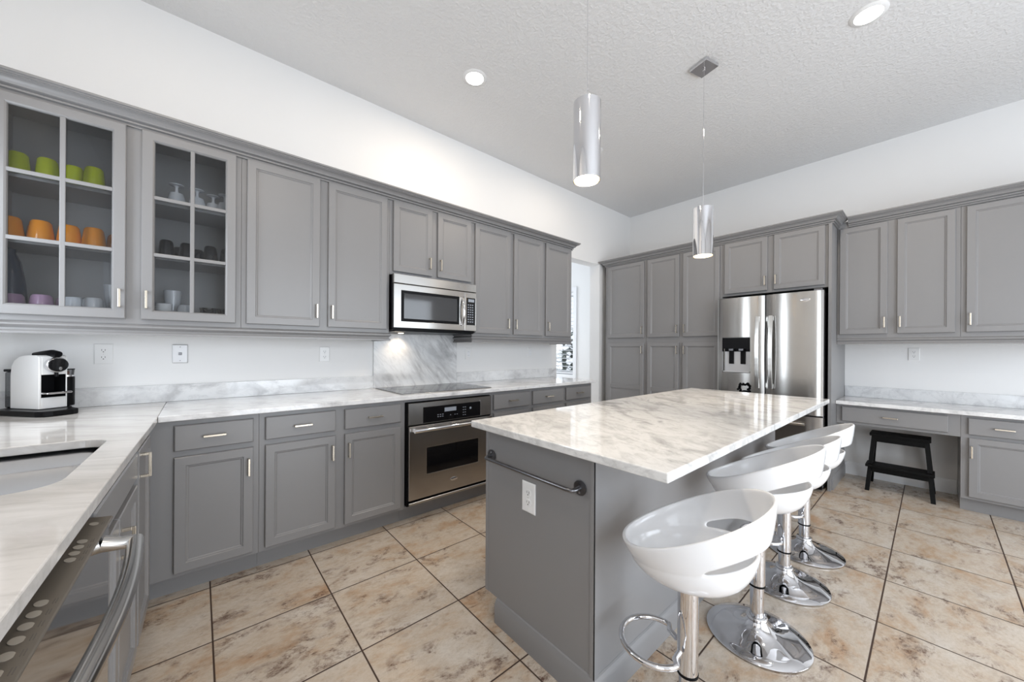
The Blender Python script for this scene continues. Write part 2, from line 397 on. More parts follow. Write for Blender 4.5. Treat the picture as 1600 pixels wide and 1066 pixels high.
for y in (4.32, 4.62, 4.92):
    mb.tube([(WX + .008, y, .83), (WX + .008, y, 2.22)], 0.0015, 6); mb.tube([(WX + .052, y, .83), (WX + .052, y, 2.22)], 0.0015, 6)
build('ladder_cords', mb, M['trim'], bl)
structure('ground_outside', MB().box(WX + T + .001, 12, 1, 10, -0.3, -0.1), M['foliage'])
def shrub(name, c, r, h, label):
    mb = MB()
    for i in range(420):
        a = random.uniform(0, 2 * PI); zz = random.random(); rr = r * math.sqrt(random.random()) * math.sin(PI * (0.15 + 0.8 * zz))
        p = Vector((c[0] + rr * math.cos(a), c[1] + rr * math.sin(a), c[2] + 0.1 + zz * h))
        q = Matrix.Rotation(random.uniform(0, 6.3), 3, 'Z') @ Matrix.Rotation(random.uniform(-1, 1), 3, 'X')
        L = random.uniform(.09, .17); w = L * .45
        mb.add([p + q @ Vector(v) for v in ((0, -L, 0), (w, 0, .01), (0, L, 0), (-w, 0, .01))], [(0, 1, 2, 3)])
    o = thing(name, label, 'shrub', c)
    build('foliage', mb, M['foliage'], o, weld=False)
    build('stem', MB().tube([(c[0], c[1], c[2]), (c[0] + .03, c[1], c[2] + h * .8)], .03, 8), M['black_wood'], o)
shrub('garden_shrub', (6.7, 5.3, -0.1), 0.75, 1.75, 'dark green shrub outside behind the white window blind')

# ------------------------------------------------------------------ cabinet parts
DOOR = [(0, 0.0012), (0, 0.019), (0.003, 0.022), (0.043, 0.022), (0.047, 0.0165), (0.051, 0.0165), (0.056, 0.012)]
SLAB = [(0, 0.0012), (0, 0.017), (0.004, 0.021)]
def handle(parent, P, u, z, vertical=True, L=0.092, d0=0.0215, mt='nickel'):
    mb = MB(); w = 0.0048
    if vertical:
        mb.pbox(P, u - w, u + w, d0 + 0.022, d0 + 0.031, z - L / 2, z + L / 2)
        for s_ in (-1, 1):
            zc = z + s_ * (L / 2 - 0.0048); mb.pbox(P, u - w, u + w, d0, d0 + 0.0225, zc - w, zc + w)
    else:
        mb.pbox(P, u - L / 2, u + L / 2, d0 + 0.022, d0 + 0.031, z - w, z + w)
        for s_ in (-1, 1):
            uc = u + s_ * (L / 2 - 0.0048); mb.pbox(P, uc - w, uc + w, d0, d0 + 0.0225, z - w, z + w)
    return build('handle', mb, M[mt], parent, bevel=0.0012, weld=False)
def door(parent, P, u0, u1, z0, z1, h=None, split=None, mt='paint'):
    mb = MB()
    if split:       # one mid rail, two panels
        za, zb = split
        mb.rings(P, u0, u1, z0, z1, [(0, .0012), (0, .0105), (.006, .0118)])
        for (a, c, f) in ((z0, za, 0), (zb, z1, 0)):
            pass
        mb.frame(P, u0, u1, z0, z1, [(0.0002, .011), (0.0002, .019), (.003, .022), (.043, .022), (.047, .0165), (.051, .0165), (.056, .011)])
        mb.pbox(P, u0 + .045, u1 - .045, .0118, .0212, za, zb)
    else:
        mb.rings(P, u0, u1, z0, z1, DOOR)
    o = build('door', mb, M[mt], parent, weld=False)
    if h: handle(o, P, *h)
    return o
def drawer(parent, P, u0, u1, z0, z1, h=None, name='drawer'):
    o = build(name, MB().rings(P, u0, u1, z0, z1, SLAB), M['paint'], parent, weld=False)
    if h: handle(o, P, h[0], h[1], False)
    return o
def carcass(parent, P, u0, u1, z0, z1, depth, name='body'):
    return build(name, MB().pbox(P, u0 + .0004, u1 - .0004, -depth, 0, z0, z1), M['paint'], parent, bevel=0.001)

# ---- wall cabinets on the cooktop wall
FA = 2.72; P = PA(FA); UD = WY - FA - .001
UZ0, UZ1, DZ0, DZ1 = 1.365, 2.44, 1.391, 2.384
HZ = 1.4925
gc = thing('glass_front_wall_cabinet', 'grey wall cabinet with two glass doors showing coloured glassware on shelves', 'cabinet', (-0.27, 2.88, UZ0))
mb = MB(); a, c = -0.735, 0.1896
mb.pbox(P, a, a + .018, -UD, -.02, UZ0, UZ1); mb.pbox(P, c - .018, c, -UD, -.02, UZ0, UZ1)
mb.pbox(P, a + .018, c - .018, -UD, -UD + .01, UZ0, UZ1)
mb.pbox(P, a + .018, c - .018, -UD + .01, -.02, UZ0, UZ0 + .045); mb.pbox(P, a + .018, c - .018, -UD + .01, -.02, UZ1 - .03, UZ1)
mb.pbox(P, a, a + .05, -.02, 0, UZ0, UZ1); mb.pbox(P, c - .045, c, -.02, 0, UZ0, UZ1); mb.pbox(P, -.300, -.216, -.02, 0, UZ0, UZ1)
for u0, u1 in ((a + .05, -.300), (-.216, c - .045)):
    mb.pbox(P, u0, u1, -.02, 0, UZ0, UZ0 + .045); mb.pbox(P, u0, u1, -.02, 0, UZ1 - .075, UZ1)
build('body', mb, M['paint'], gc, weld=False)
SH = (2.022, 1.722)
for z in SH: build('shelf', MB().pbox(P, a + .019, c - .019, -UD + .011, -.024, z, z + .018), M['paint'], gc)
for (u0, u1, um, hu) in ((-0.702, -0.286, -0.494, -.305), (-0.230, 0.164, -0.0305, -.209)):
    mb = MB().frame(P, u0, u1, DZ0, DZ1, [(0, .001), (0, .019), (.003, .022), (.041, .022), (.047, .017), (.050, .010), (.050, .001)])
    dr = build('door', mb, M['paint'], gc, weld=False)
    mn = MB(); w = .0095
    mn.pbox(P, um - w, um + w, .008, .019, DZ0 + .045, DZ1 - .045)
    for zc in (2.0405, 1.7365): mn.pbox(P, u0 + .045, u1 - .045, .008, .0185, zc - w, zc + w)
    build('muntins', mn, M['paint'], dr, bevel=.003, weld=False)
    build('glass_pane', MB().pbox(P, u0 + .046, u1 - .046, .0045, .0075, DZ0 + .046, DZ1 - .046), M['pane'], dr)
    handle(dr, P, hu, HZ)
def wallcab(label, P, u0, u1, z0, doors, depth, zt=UZ1, dz=None, hz=HZ, name='wall_cabinet'):
    q = P((u0 + u1) / 2, -depth / 2, z0)
    o = thing(name, label, 'cabinet', q); carcass(o, P, u0, u1, z0, zt, depth)
    d0, d1 = dz or (DZ0, DZ1)
    for (x0, x1, hu) in doors: door(o, P, x0, x1, d0, d1, (hu, hz) if hu is not None else None)
    return o
wallcab('tall grey wall cabinet with two solid doors between the glass cabinet and the microwave', P, 0.1904, 1.1012, UZ0, [(.217, .616, .595), (.669, 1.077, .690)], UD)
wallcab('short grey two-door wall cabinet directly above the microwave', P, 1.1012, 1.866, 1.8165, [(1.127, 1.455, 1.429), (1.508, 1.841, 1.528)], UD, dz=(1.842, DZ1), hz=1.941)
wallcab('grey two-door wall cabinet just right of the microwave', P, 1.866, 2.7835, UZ0, [(1.889, 2.307, 2.272), (2.354, 2.759, 2.371)], UD)
wallcab('narrow grey single-door wall cabinet at the far end beside the doorway', P, 2.7835, 3.245, UZ0, [(2.808, 3.217, 2.836)], UD)
CROWN = [(.0008, 2.3855), (.011, 2.3855), (.011, 2.3915), (.006, 2.3935), (.006, 2.3985), (.019, 2.4010), (.019, 2.4080), (.013, 2.4100), (.013, 2.4150), (.030, 2.4180), (.033, 2.4240), (.040, 2.4340), (.050, 2.4410), (.060, 2.4440), (.060, 2.4475), (.067, 2.4495), (.067, 2.4545), (.075, 2.4570), (.075, 2.4670), (.0008, 2.4670)]
def crown(name, label, path):
    # prof sits in front of the cabinets: frame faces touch at out = 0.001
    mb = MB().sweep(CROWN, path)
    return tag(build(name, mb, M['paint'], smooth=25), label, 'moulding')
crown('crown_moulding', 'stepped grey crown moulding along the top of the cooktop wall cabinets', [(LX + .02, FA), (3.245, FA), (3.245, WY - .002)])
RAIL = [(.0, 1.306), (.022, 1.306), (.022, 1.317), (.014, 1.322), (.012, 1.332), (.020, 1.340), (.026, 1.346), (.026, 1.353), (.018, 1.3575), (.010, 1.3645), (.0, 1.3645)]
RAIL = [(o - .012, z) for o, z in RAIL]
tag(build('light_rail', MB().sweep(RAIL, [(LX + .02, FA), (1.1005, FA), (1.1005, WY - .002)]), M['paint'], smooth=25), 'long grey moulded light rail under the cabinets left of the microwave', 'moulding')
tag(build('light_rail', MB().sweep(RAIL, [(1.868, WY - .002), (1.868, FA), (3.243, FA), (3.243, WY - .002)]), M['paint'], smooth=25), 'short grey moulded light rail under the cabinets right of the microwave', 'moulding')

# ---- glassware behind the glass doors
def cup_mb(r0, r1, h, wall=.003, n=24, stripes=0):
    """upside-down tumbler standing on its rim: rim radius r0 at z=0, closed end radius r1 at z=h"""
    return MB().lathe([(0, h - .012), (r1 - wall, h - .012), (r0 - wall, 0), (r0, 0), (r1 + .001, h - .01), (r1 - .006, h), (0, h)], n=n)
def bowl_mb(r, h, n=24):
    return MB().lathe([(0, 0), (r * .45, 0), (r * .8, h * .3), (r, h), (r - .004, h), (r * .75, h * .35), (0, .006)], n=n)
def tall_mb(r, h, n=20):
    return MB().lathe([(0, 0), (r * .68, 0), (r, h), (r - .002, h), (r * .66, .008), (0, .008)], n=n)
def goblet_mb():
    return MB().lathe([(0, .085), (.028, .08), (.036, .05), (.039, 0), (.042, 0), (.0385, .055), (.030, .086), (.010, .092), (.007, .104), (.0075, .122), (.013, .129), (.033, .133), (.034, .136), (0, .138)], n=28)
def place(mb, mt, x, y, z, name, label, cat, group):
    o = build(name, mb, mt, smooth=40); o.location = (x, y, z); return tag(o, label, cat, group)
zs = (SH[0] + .0185, SH[1] + .0185, UZ0 + .0455)
for i, (x, y) in enumerate(((-.655, 2.84), (-.566, 2.84), (-.487, 2.87), (-.411, 2.82))):
    place(cup_mb(.043, .033, .122), M['green'], x, y, zs[0], 'glass_tumbler', ['green tumbler at the left end of the top shelf, cut by the door frame', 'green tumbler second from left on the top shelf, left pane', 'green tumbler just right of the centre muntin on the top shelf', 'green tumbler at the right end of the top shelf'][i], 'glass', 'green tumblers on the top shelf')
for i, (x, y) in enumerate(((-.674, 2.83), (-.583, 2.83), (-.496, 2.84), (-.411, 2.82))):
    place(cup_mb(.0465, .034, .112), M['orange'], x, y, zs[1], 'glass_tumbler', ['front orange tumbler at the left end of the middle shelf', 'front orange tumbler second from left, in the left pane of the middle shelf', 'front orange tumbler behind the centre muntin of the middle shelf', 'front orange tumbler at the right end of the middle shelf'][i], 'glass', 'orange tumblers on the middle shelf')
for i, (x, y) in enumerate(((-.612, 2.93), (-.508, 2.935), (-.425, 2.93), (-.340, 2.90))):
    place(cup_mb(.044, .033, .108), M['orange'], x, y, zs[1], 'glass_tumbler', ['orange tumbler peeking out behind the first and second of the front row', 'orange tumbler hidden behind the front one at the centre muntin', 'orange tumbler behind the gap right of the centre muntin', 'orange tumbler at the back right corner of the middle shelf'][i], 'glass', 'orange tumblers on the middle shelf')
for i, (x, y) in enumerate(((-.672, 2.86), (-.578, 2.82), (-.520, 2.93))):
    place(cup_mb(.042, .034, .084), M['pink'], x, y, zs[2], 'glass_tumbler', ['deep pink tumbler at the left end of the cabinet floor', 'pale pink tumbler in the left pane on the cabinet floor', 'pale tumbler behind the pink one near the centre muntin'][i], 'glass', 'pink tumblers on the cabinet floor')
for i, (x, y) in enumerate(((-.480, 2.84), (-.411, 2.81))):
    place(cup_mb(.040, .034, .084), M['clear'], x, y, zs[2], 'glass_tumbler', ['short clear tumbler right of the centre muntin, beside the pink ones', 'short clear tumbler in front of the tall glass by the right door stile'][i], 'glass', 'clear tumblers on the cabinet floor')
place(tall_mb(.034, .165), M['clear'], -.352, 2.88, zs[2], 'tall_glass', 'tall clear glass at the right end of the left glass door', 'glass', None)
place(MB().lathe([(0, 0), (.045, 0), (.05, .06), (.044, .15), (.030, .25), (.014, .29), (.014, .33), (0, .33)], n=24), M['blue'], -.695, 2.94, zs[2], 'glass_carafe', 'tall dark blue carafe at the left edge behind the lower left pane', 'carafe', None)
for i, (x, y) in enumerate(((-.101, 2.84), (-.012, 2.85), (.063, 2.90), (.118, 2.84))):
    place(goblet_mb(), M['clear'], x, y, zs[0], 'glass_goblet', ['upside-down white goblet, leftmost on the top shelf of the right glass door', 'upside-down white goblet behind the muntin of the right glass door', 'small upside-down goblet further back in the upper right pane', 'upside-down goblet cut by the right stile of the right glass door'][i], 'goblet', 'goblets on the top shelf')
for i, (x, y, k) in enumerate(((-.141, 2.83, 1), (-.056, 2.84, 1), (.050, 2.83, 1), (.128, 2.85, 1), (-.092, 2.94, .92), (-.005, 2.94, .92))):
    place(cup_mb(.039 * k, .028 * k, .108 * k), M['smoke'], x, y, zs[1], 'glass_tumbler', ['smoky black tumbler at the left of the right cabinet middle shelf', 'smoky black tumbler left of the muntin of the right glass door', 'smoky black tumbler in the middle of the right pane', 'smoky black tumbler cut by the right stile of the right glass door', 'smoky tumbler behind the leftmost pair of black tumblers', 'smoky tumbler behind the muntin of the right glass door'][i], 'glass', 'smoky tumblers on the middle shelf')
for i in range(4):
    place(bowl_mb(.036, .035), M['milk'], -.150, 2.82, zs[2] + .0142 * i, 'small_bowl', ['lowest of the four stacked small white bowls', 'second from the bottom of the four stacked small white bowls', 'third from the bottom of the four stacked small white bowls', 'topmost of the four stacked small white bowls'][i], 'bowl', 'stacked white bowls')
place(tall_mb(.040, .165), M['clear'], -.118, 2.92, zs[2], 'tall_glass', 'tall clear glass behind the stacked white bowls', 'glass', None)
place(cup_mb(.038, .033, .078), M['clear'], -.060, 2.83, zs[2], 'glass_tumbler', 'short clear tumbler left of the muntin on the floor of the right glass door', 'glass', None)
for i, x in enumerate((.042, .122)):
    place(bowl_mb(.042, .068), M['blackcup'], x, 2.83, zs[2], 'small_bowl', ['shiny black bowl in the lower right pane', 'black bowl cut by the right stile in the lower right pane'][i], 'bowl', 'black bowls')

# ---- base cabinets along the cooktop wall
FB = 2.446; P = PA(FB); BD = 0.585; KZ = 0.105
def basecab(label, P, u0, u1, items, depth=BD, z1=.8835, kick=.065, cat='cabinet', top=True, uk0=None, uk1=None):
    q = P((u0 + u1) / 2, -depth / 2, 0)
    o = thing('base_cabinet', label, cat, q)
    carcass(o, P, u0, u1, KZ, z1, depth)
    build('toe_kick', MB().pbox(P, (uk0 or u0) + .0004, (uk1 or u1) - .0004, -depth + .02, -kick, 0.0, KZ), M['paint'], o)
    for it in items:
        if it[0] == 'door': door(o, P, *it[1:])
        elif it[0] == 'drawer': drawer(o, P, *it[1:])
    return o
DR0, DR1, BDZ0, BDZ1, HB = .731, .857, .128, .700, .600
basecab('grey base cabinet with one drawer and door in the corner beside the sink run', P, -.184, .2555, [('drawer', -.090, .229, DR0, DR1, (.065, .795)), ('door', -.090, .229, BDZ0, BDZ1, (.208, HB))])
basecab('grey two-drawer, two-door base cabinet left of the oven', P, .2555, 1.0985, [('drawer', .284, .648, DR0, DR1, (.467, .793)), ('drawer', .703, 1.073, DR0, DR1, (.890, .793)), ('door', .284, .648, BDZ0, BDZ1, (.628, HB)), ('door', .703, 1.073, BDZ0, BDZ1, (.725, HB))])
oc = thing('oven_cabinet', 'grey cabinet frame around the built-in wall oven under the cooktop', 'cabinet', (1.488, 2.74, 0))
mb = MB(); a, c = 1.0989, 1.8776
mb.pbox(P, a, a + .018, -BD, -.02, .105, .8835); mb.pbox(P, c - .018, c, -BD, -.02, .105, .8835)
mb.pbox(P, a + .018, c - .018, -BD, -BD + .01, .105, .8835)
mb.pbox(P, a, a + .008, -.02, 0, .105, .8835); mb.pbox(P, c - .016, c, -.02, 0, .105, .8835)
mb.pbox(P, a + .008, c - .016, -.02, 0, .862, .8835); mb.pbox(P, a + .008, c - .016, -BD + .01, 0, .105, .119)
build('frame', mb, M['paint'], oc, weld=False)
build('toe_kick', MB().pbox(P, a, c, -BD + .02, -.065, 0, .105), M['paint'], oc)
basecab('grey base cabinet with two drawers right of the oven', P, 1.878, 2.8095, [('drawer', 1.898, 2.312, DR0, DR1, (2.104, .796)), ('drawer', 2.359, 2.788, DR0, DR1, (2.565, .796)), ('door', 1.898, 2.312, BDZ0, BDZ1, (2.275, HB)), ('door', 2.359, 2.788, BDZ0, BDZ1, (2.39, HB))])
basecab('narrow grey one-drawer base cabinet at the doorway end of the counter', P, 2.8095, 3.262, [('drawer', 2.829, 3.236, DR0, DR1, (3.028, .797)), ('door', 2.829, 3.236, BDZ0, BDZ1, (2.86, HB))])

# ---- oven
ov = thing('wall_oven', 'stainless built-in oven with black control strip under the cooktop', 'oven', (1.491, 2.70, .125))
X0, X1 = 1.124, 1.859
build('body', MB().box(1.119, X1 - .002, 2.428, 2.98, .1215, .856), M['black'], ov)
PO = PA(2.4275)
build('control_panel', MB().rings(PO, X0, X1, .698, .854, [(0, 0), (0, .008), (.003, .011)]), M['steel'], ov)
cg = build('control_glass', MB().pbox(PO, 1.237, 1.742, .0112, .0135, .704, .819), M['black_glass'], ov, bevel=.001)
mb = MB().pbox(PO, 1.412, 1.515, .0137, .0142, .770, .800)
build('display', mb, M['button'], cg)
mb = MB()
for i in range(3):
    for j in range(2): mb.pbox(PO, 1.352 + .020 * i, 1.362 + .020 * i, .0137, .0141, .735 + .015 * j, .740 + .015 * j)
for i in range(2):
    for j in range(4): mb.pbox(PO, 1.575 + .018 * i, 1.586 + .018 * i, .0137, .0141, .725 + .02 * j, .729 + .02 * j)
mb.lathe([(0, 0), (.009, 0), (.009, .0008), (0, .0008)], (1.648, 2.4133, .775), 16, 'y')
for x in (1.46, 1.50, 1.52): mb.pbox(PO, x, x + .008, .0137, .0141, .738, .742)
build('buttons', mb, M['button'], cg, weld=False)
build('trim_strip', MB().pbox(PO, 1.7425, 1.752, .0112, .016, .704, .826), M['badge'], ov)
# door with a real window opening
def panel_hole(P, u0, u1, z0, z1, hu0, hu1, hz0, hz1, d0, d1):
    mb = MB(); us = [u0, hu0, hu1, u1]; zz = [z0, hz0, hz1, z1]
    V = {}
    def vid(i, j, d):
        return P(us[i], d, zz[j])
    for i in range(3):
        for j in range(3):
            if i == 1 and j == 1: continue
            for d in (d0, d1):
                mb.add([vid(i, j, d), vid(i + 1, j, d), vid(i + 1, j + 1, d), vid(i, j + 1, d)], [(0, 1, 2, 3)])
    def wall(a, b_):
        mb.add([P(a[0], d0, a[1]), P(b_[0], d0, b_[1]), P(b_[0], d1, b_[1]), P(a[0], d1, a[1])], [(0, 1, 2, 3)])
    o_ = [(u0, z0), (u1, z0), (u1, z1), (u0, z1)]; h_ = [(hu0, hz0), (hu1, hz0), (hu1, hz1), (hu0, hz1)]
    # subdivided outer walls to match the grid
    for k in range(3):
        wall((us[k], z0), (us[k + 1], z0)); wall((us[k], z1), (us[k + 1], z1)); wall((u0, zz[k]), (u0, zz[k + 1])); wall((u1, zz[k]), (u1, zz[k + 1]))
    for k in range(4): wall(h_[k], h_[(k + 1) % 4])
    return mb
od = build('door', panel_hole(PO, X0, X1, .166, .690, 1.262, 1.720, .332, .524, .001, .022), M['steel_dark'], ov, bevel=.002)
build('window', MB().pbox(PO, 1.2625, 1.7195, .008, .019, .3325, .5235), M['black_glass'], od)
mb = MB().tube([(1.150, 2.372, .662), (1.833, 2.372, .662)], .0135, 16)
for x in (1.165, 1.818): mb.box(x - .010, x + .010, 2.372, 2.4055, .653, .671)
build('handle', mb, M['chrome'], od, smooth=40, weld=False)
def badge(parent, P, u, z, w, h, d):
    mb = MB(); n = 32
    vs = []
    for (k, dd) in ((1, 0), (1, .002), (.88, .003), (.55, .0045), (0.001, .005)):
        for j in range(n):
            a = 2 * PI * j / n; vs.append(P(u + w / 2 * k * math.cos(a), d + dd, z + h / 2 * k * math.sin(a)))
    fs = [(i * n + j, i * n + (j + 1) % n, (i + 1) * n + (j + 1) % n, (i + 1) * n + j) for i in range(4) for j in range(n)]
    mb.add(vs, fs)
    o = build('badge', mb, M['badge'], parent, smooth=50)
    sw = MB()   # the swirl of the emblem
    pts = [P(u + w * .36 * math.cos(a), d + .0047, z + h * .30 * math.sin(a)) for a in [0.5 + i * .28 for i in range(19)]]
    sw.tube(pts, .0008, 6)
    build('emblem_swirl', sw, M['mark'], o)
    return o
badge(od, PO, 1.492, .248, .062, .026, .0222)
mb = MB().tube([(X0 + .002, 2.414, .140), (X1 - .002, 2.414, .140)], .011, 12)
build('bottom_trim', mb, M['steel'], ov, smooth=40)

# ---- microwave
mw = thing('microwave_oven', 'stainless over-the-range microwave hung beneath the short wall cabinet', 'microwave', (1.493, 2.85, 1.39))
X0, X1 = 1.106, 1.860
build('body', MB().box(X0 + .004, X1 - .004, 2.668, WY - .004, 1.386, 1.8145), M['black'], mw, bevel=.003)
PM = PA(2.6675)
build('top_grille', MB().rings(PM, X0, X1, 1.742, 1.8145, [(0, 0), (0, .020), (.004, .026)]), M['steel'], mw)
md = build('door', panel_hole(PM, X0, 1.738, 1.404, 1.738, 1.166, 1.684, 1.456, 1.690, .001, .026), M['steel'], mw, bevel=.003)
PMF = PM
wf = build('window_frame', MB().frame(PM, 1.1665, 1.6835, 1.4565, 1.6895, [(0, .012), (0, .0275), (.020, .0262), (.020, .012)]), M['black'], md)
build('window_glass', MB().pbox(PM, 1.1868, 1.6632, .018, .024, 1.4768, 1.6692), M['mw_glass'], wf)
mb = MB().tube([(1.712, 2.642 - .03 * math.sin(PI * k / 10) - .004, 1.452 + .236 * k / 10) for k in range(11)], [.007 + .005 * math.sin(PI * k / 10) for k in range(11)], 14)
for z in (1.456, 1.684): mb.lathe([(0, 0), (.012, 0), (.012, .012), (0, .012)], (1.712, 2.631, z), 16, 'y')
build('handle', mb, M['chrome'], md, smooth=50, weld=False)
cp = build('control_panel', panel_hole(PM, 1.7385, X1, 1.404, 1.738, 1.757, 1.850, 1.455, 1.690, .001, .026), M['steel'], mw, bevel=.002)
kp = build('keypad', MB().pbox(PM, 1.7575, 1.8495, .010, .027, 1.4555, 1.6895), M['black_glass'], cp)
build('display', MB().pbox(PM, 1.773, 1.835, .0272, .0277, 1.655, 1.680), M['button'], kp)
mb = MB()
for i in range(3):
    for j in range(8): mb.pbox(PM, 1.768 + .022 * i, 1.781 + .022 * i, .0272, .0276, 1.478 + .021 * j, 1.486 + .021 * j)
build('keys', mb, M['button'], kp, weld=False)
build('underside_vent', MB().box(X0 + .02, X1 - .02, 2.66, 3.02, 1.378, 1.3855), M['black'], mw)
ml = bpy.data.lights.new('cooktop_lamp', 'SPOT'); ml.energy = 2.2; ml.color = (1, .80, .58); ml.spot_size = math.radians(120); ml.spot_blend = .8; ml.shadow_soft_size = .03
lo = bpy.data.objects.new('cooktop_lamp', ml); COL.objects.link(lo); lo.location = (1.30, 2.955, 1.370); lo.rotation_euler = (math.radians(12), 0, 0)
build('task_lamp', MB().lathe([(0, 0), (.022, 0), (.022, .004), (0, .004)], (1.30, 2.955, 1.3735), 20), emit('task_lamp_glow', (1, .8, .58, 1), 3.0), mw)
# ---- cooktop
ck = thing('cooktop', 'black glass cooktop set into the marble counter above the oven', 'cooktop', (1.5, 2.735, .9145))
build('steel_rim', MB().box(1.098, 1.905, 2.470, 3.000, .9146, .9176), M['steel'], ck, bevel=.001)
gl = build('glass_top', MB().box(1.103, 1.900, 2.475, 2.995, .9177, .9200), M['black_glass'], ck)
for (x, y, r) in ((1.29, 2.62, .085), (1.70, 2.62, .105), (1.29, 2.86, .105), (1.70, 2.86, .085)):
    build('burner_ring', MB().lathe([(r - .0015, 0), (r, 0), (r, .0003), (r - .0015, .0003)], (x, y, .9201), 40, closed=True), M['mark'], gl)

# ---- countertops and splashes
CT0, CT1 = .884, .914
A1 = math.radians(1.13); O = Vector((-.147, 2.405, 0)); dp = Vector((-math.sin(A1), -math.cos(A1), 0)); dq = Vector((math.cos(A1), -math.sin(A1), 0))
LQ = lambda p, q: O + dp * p + dq * q
ctA = MB().box(-.1465, 3.290, 2.405, WY - .001, CT0 + .0005, CT1)
tag(build('marble_countertop', ctA, M['marble_counter'], bevel=.003), 'white marble countertop under the microwave holding the cooktop', 'countertop')
def poly_hole(outer, inner, z0, z1):
    bm = bmesh.new()
    for loop in (outer, inner):
        vs = [bm.verts.new((p[0], p[1], z1)) for p in loop]
        for i in range(len(vs)): bm.edges.new((vs[i], vs[(i + 1) % len(vs)]))
    bmesh.ops.triangle_fill(bm, edges=bm.edges[:], use_beauty=True, use_dissolve=False)
    r = bmesh.ops.extrude_face_region(bm, geom=bm.faces[:])
    for v in [g for g in r['geom'] if isinstance(g, bmesh.types.BMVert)]: v.co.z = z0
    bmesh.ops.recalc_face_normals(bm, faces=bm.faces)
    bm.verts.index_update()
    mb = MB().add([v.co[:] for v in bm.verts], [[v.index for v in f.verts] for f in bm.faces]); bm.free(); return mb
def rrect(p0, p1, q0, q1, r, n=8):
    pts = []
    for (cp_, cq, a0) in ((p1 - r, q1 - r, 0), (p0 + r, q1 - r, 90), (p0 + r, q0 + r, 180), (p1 - r, q0 + r, 270)):
        for k in range(n + 1):
            a = math.radians(a0 + 90 * k / n); pts.append((cp_ + r * math.cos(a), cq + r * math.sin(a)))
    return pts
SK = rrect(.440, 1.055, -.53, -.088, .075)
outer = [(-.1475, 2.405), (-.1475, WY - .001), (LX + .001, WY - .001), (LX + .001, -.9)] + [tuple(LQ(3.3, 0))[:2]]
tag(build('marble_countertop', poly_hole(outer, [tuple(LQ(p, q))[:2] for p, q in SK], CT0 + .0005, CT1), M['marble_left'], bevel=.003), 'white marble countertop on the left with the sink cut into it', 'countertop')
def splash(label, x0, x1, z1, mt):
    tag(build('marble_backsplash', MB().box(x0, x1, WY - .021, WY - .0005, CT1 + .0005, z1), M[mt], bevel=.002), label, 'backsplash')
splash('low marble backsplash strip behind the coffee machine, left of the cooktop', LX + .002, 1.0985, 1.018, 'marble_splash')
splash('tall marble panel on the wall behind the cooktop', 1.099, 1.903, 1.374, 'marble_panel')
splash('low marble backsplash strip between the cooktop and the doorway', 1.9035, 3.335, 1.018, 'marble_splash')

# ---- sink run on the left
def left(name, label, cat, p0, group=None):
    return thing(name, label, cat, tuple(LQ(p0, 0)), -A1, group, local=True)
def PL(p0, face=0.0): return lambda u, d, z: (face + d, -(u - p0), z)
lf = left('base_cabinet', 'grey sink base cabinet with false drawer front left of the corner', 'cabinet', .55)
P = PL(.55, -.032)
mb = MB()
mb.pbox(P, .105, 1.142, -.02, 0, .105, .8835)
mb.pbox(P, .105, .123, -.60, -.02, .105, .8835); mb.pbox(P, 1.124, 1.142, -.60, -.02, .105, .8835); mb.pbox(P, .123, 1.124, -.60, -.02, .105, .123)
build('body', mb, M['paint'], lf, weld=False)
build('toe_kick', MB().pbox(P, .085, 1.142, -.59, -.06, 0, .1045), M['paint'], lf)
door(lf, P, .150, .475, .128, .857, (.440, .795))
drawer(lf, P, .505, 1.13, .765, .857, None, 'false_drawer_front')
door(lf, P, .505, .845, .128, .740, (.815, .652)); door(lf, P, .855, 1.13, .128, .740)
dw = left('dishwasher', 'stainless dishwasher with a push-button control strip at the lower left corner', 'dishwasher', 1.45)
P = PL(1.45, 0.0)
build('tub', MB().pbox(P, 1.146, 1.756, -.60, -.034, .10, .872), M['black'], dw)
build('toe_kick', MB().pbox(P, 1.146, 1.756, -.59, -.06, 0, .0995), M['black'], dw)
ddr = build('door', MB().pbox(P, 1.146, 1.756, -.033, .012, .115, .842), M['dishwasher_front'], dw, bevel=.003)
PT = lambda u, d, z: (z, -(u - 1.45), .848 + d)     # lies on top: z is the q axis here
strip = MB().prism([(-.031, .8425), (.017, .8425), (.019, .846), (.017, .8485), (-.031, .8545)], lambda x, y, tt: (x, -(tt - 1.45), y), 1.146, 1.756)
cs = build('control_strip', strip, M['strip'], dw, bevel=.001)
for k, p in enumerate((1.19, 1.285, 1.312, 1.340, 1.368, 1.515, 1.545, 1.575, 1.607, 1.640, 1.675)):
    e = MB(); n = 20; zt = .8520
    vs = [(-.004 + .0075 * math.cos(2 * PI * j / n), -(p - 1.45) + .0095 * math.sin(2 * PI * j / n), zt - .0008 - .0017 * math.cos(2 * PI * j / n)) for j in range(n)]
    vs += [(x, y, z + .0006) for x, y, z in vs]
    e.add(vs, [tuple(range(n - 1, -1, -1)), tuple(range(n, 2 * n))] + [(j, (j + 1) % n, n + (j + 1) % n, n + j) for j in range(n)])
    build('button', e, M['strip_button'], cs, smooth=40)
for p in (1.19, 1.285, 1.312, 1.340, 1.368, 1.515, 1.545, 1.575, 1.607, 1.640, 1.675):
    mk = MB()
    for dq_ in (.0078, .0108): mk.box(dq_, dq_ + .0010, -(p - 1.45) - .007, -(p - 1.45) + .007, .8488, .8500 if dq_ < .01 else .8496)
    build('button_mark', mk, M['mark'], cs, weld=False)
n = 16
pts = [(.062 + .014 * math.sin(PI * k / n), -(1.205 + .50 * k / n - 1.45), .800) for k in range(n + 1)]
hb = MB().tube(pts, .0145, 14)
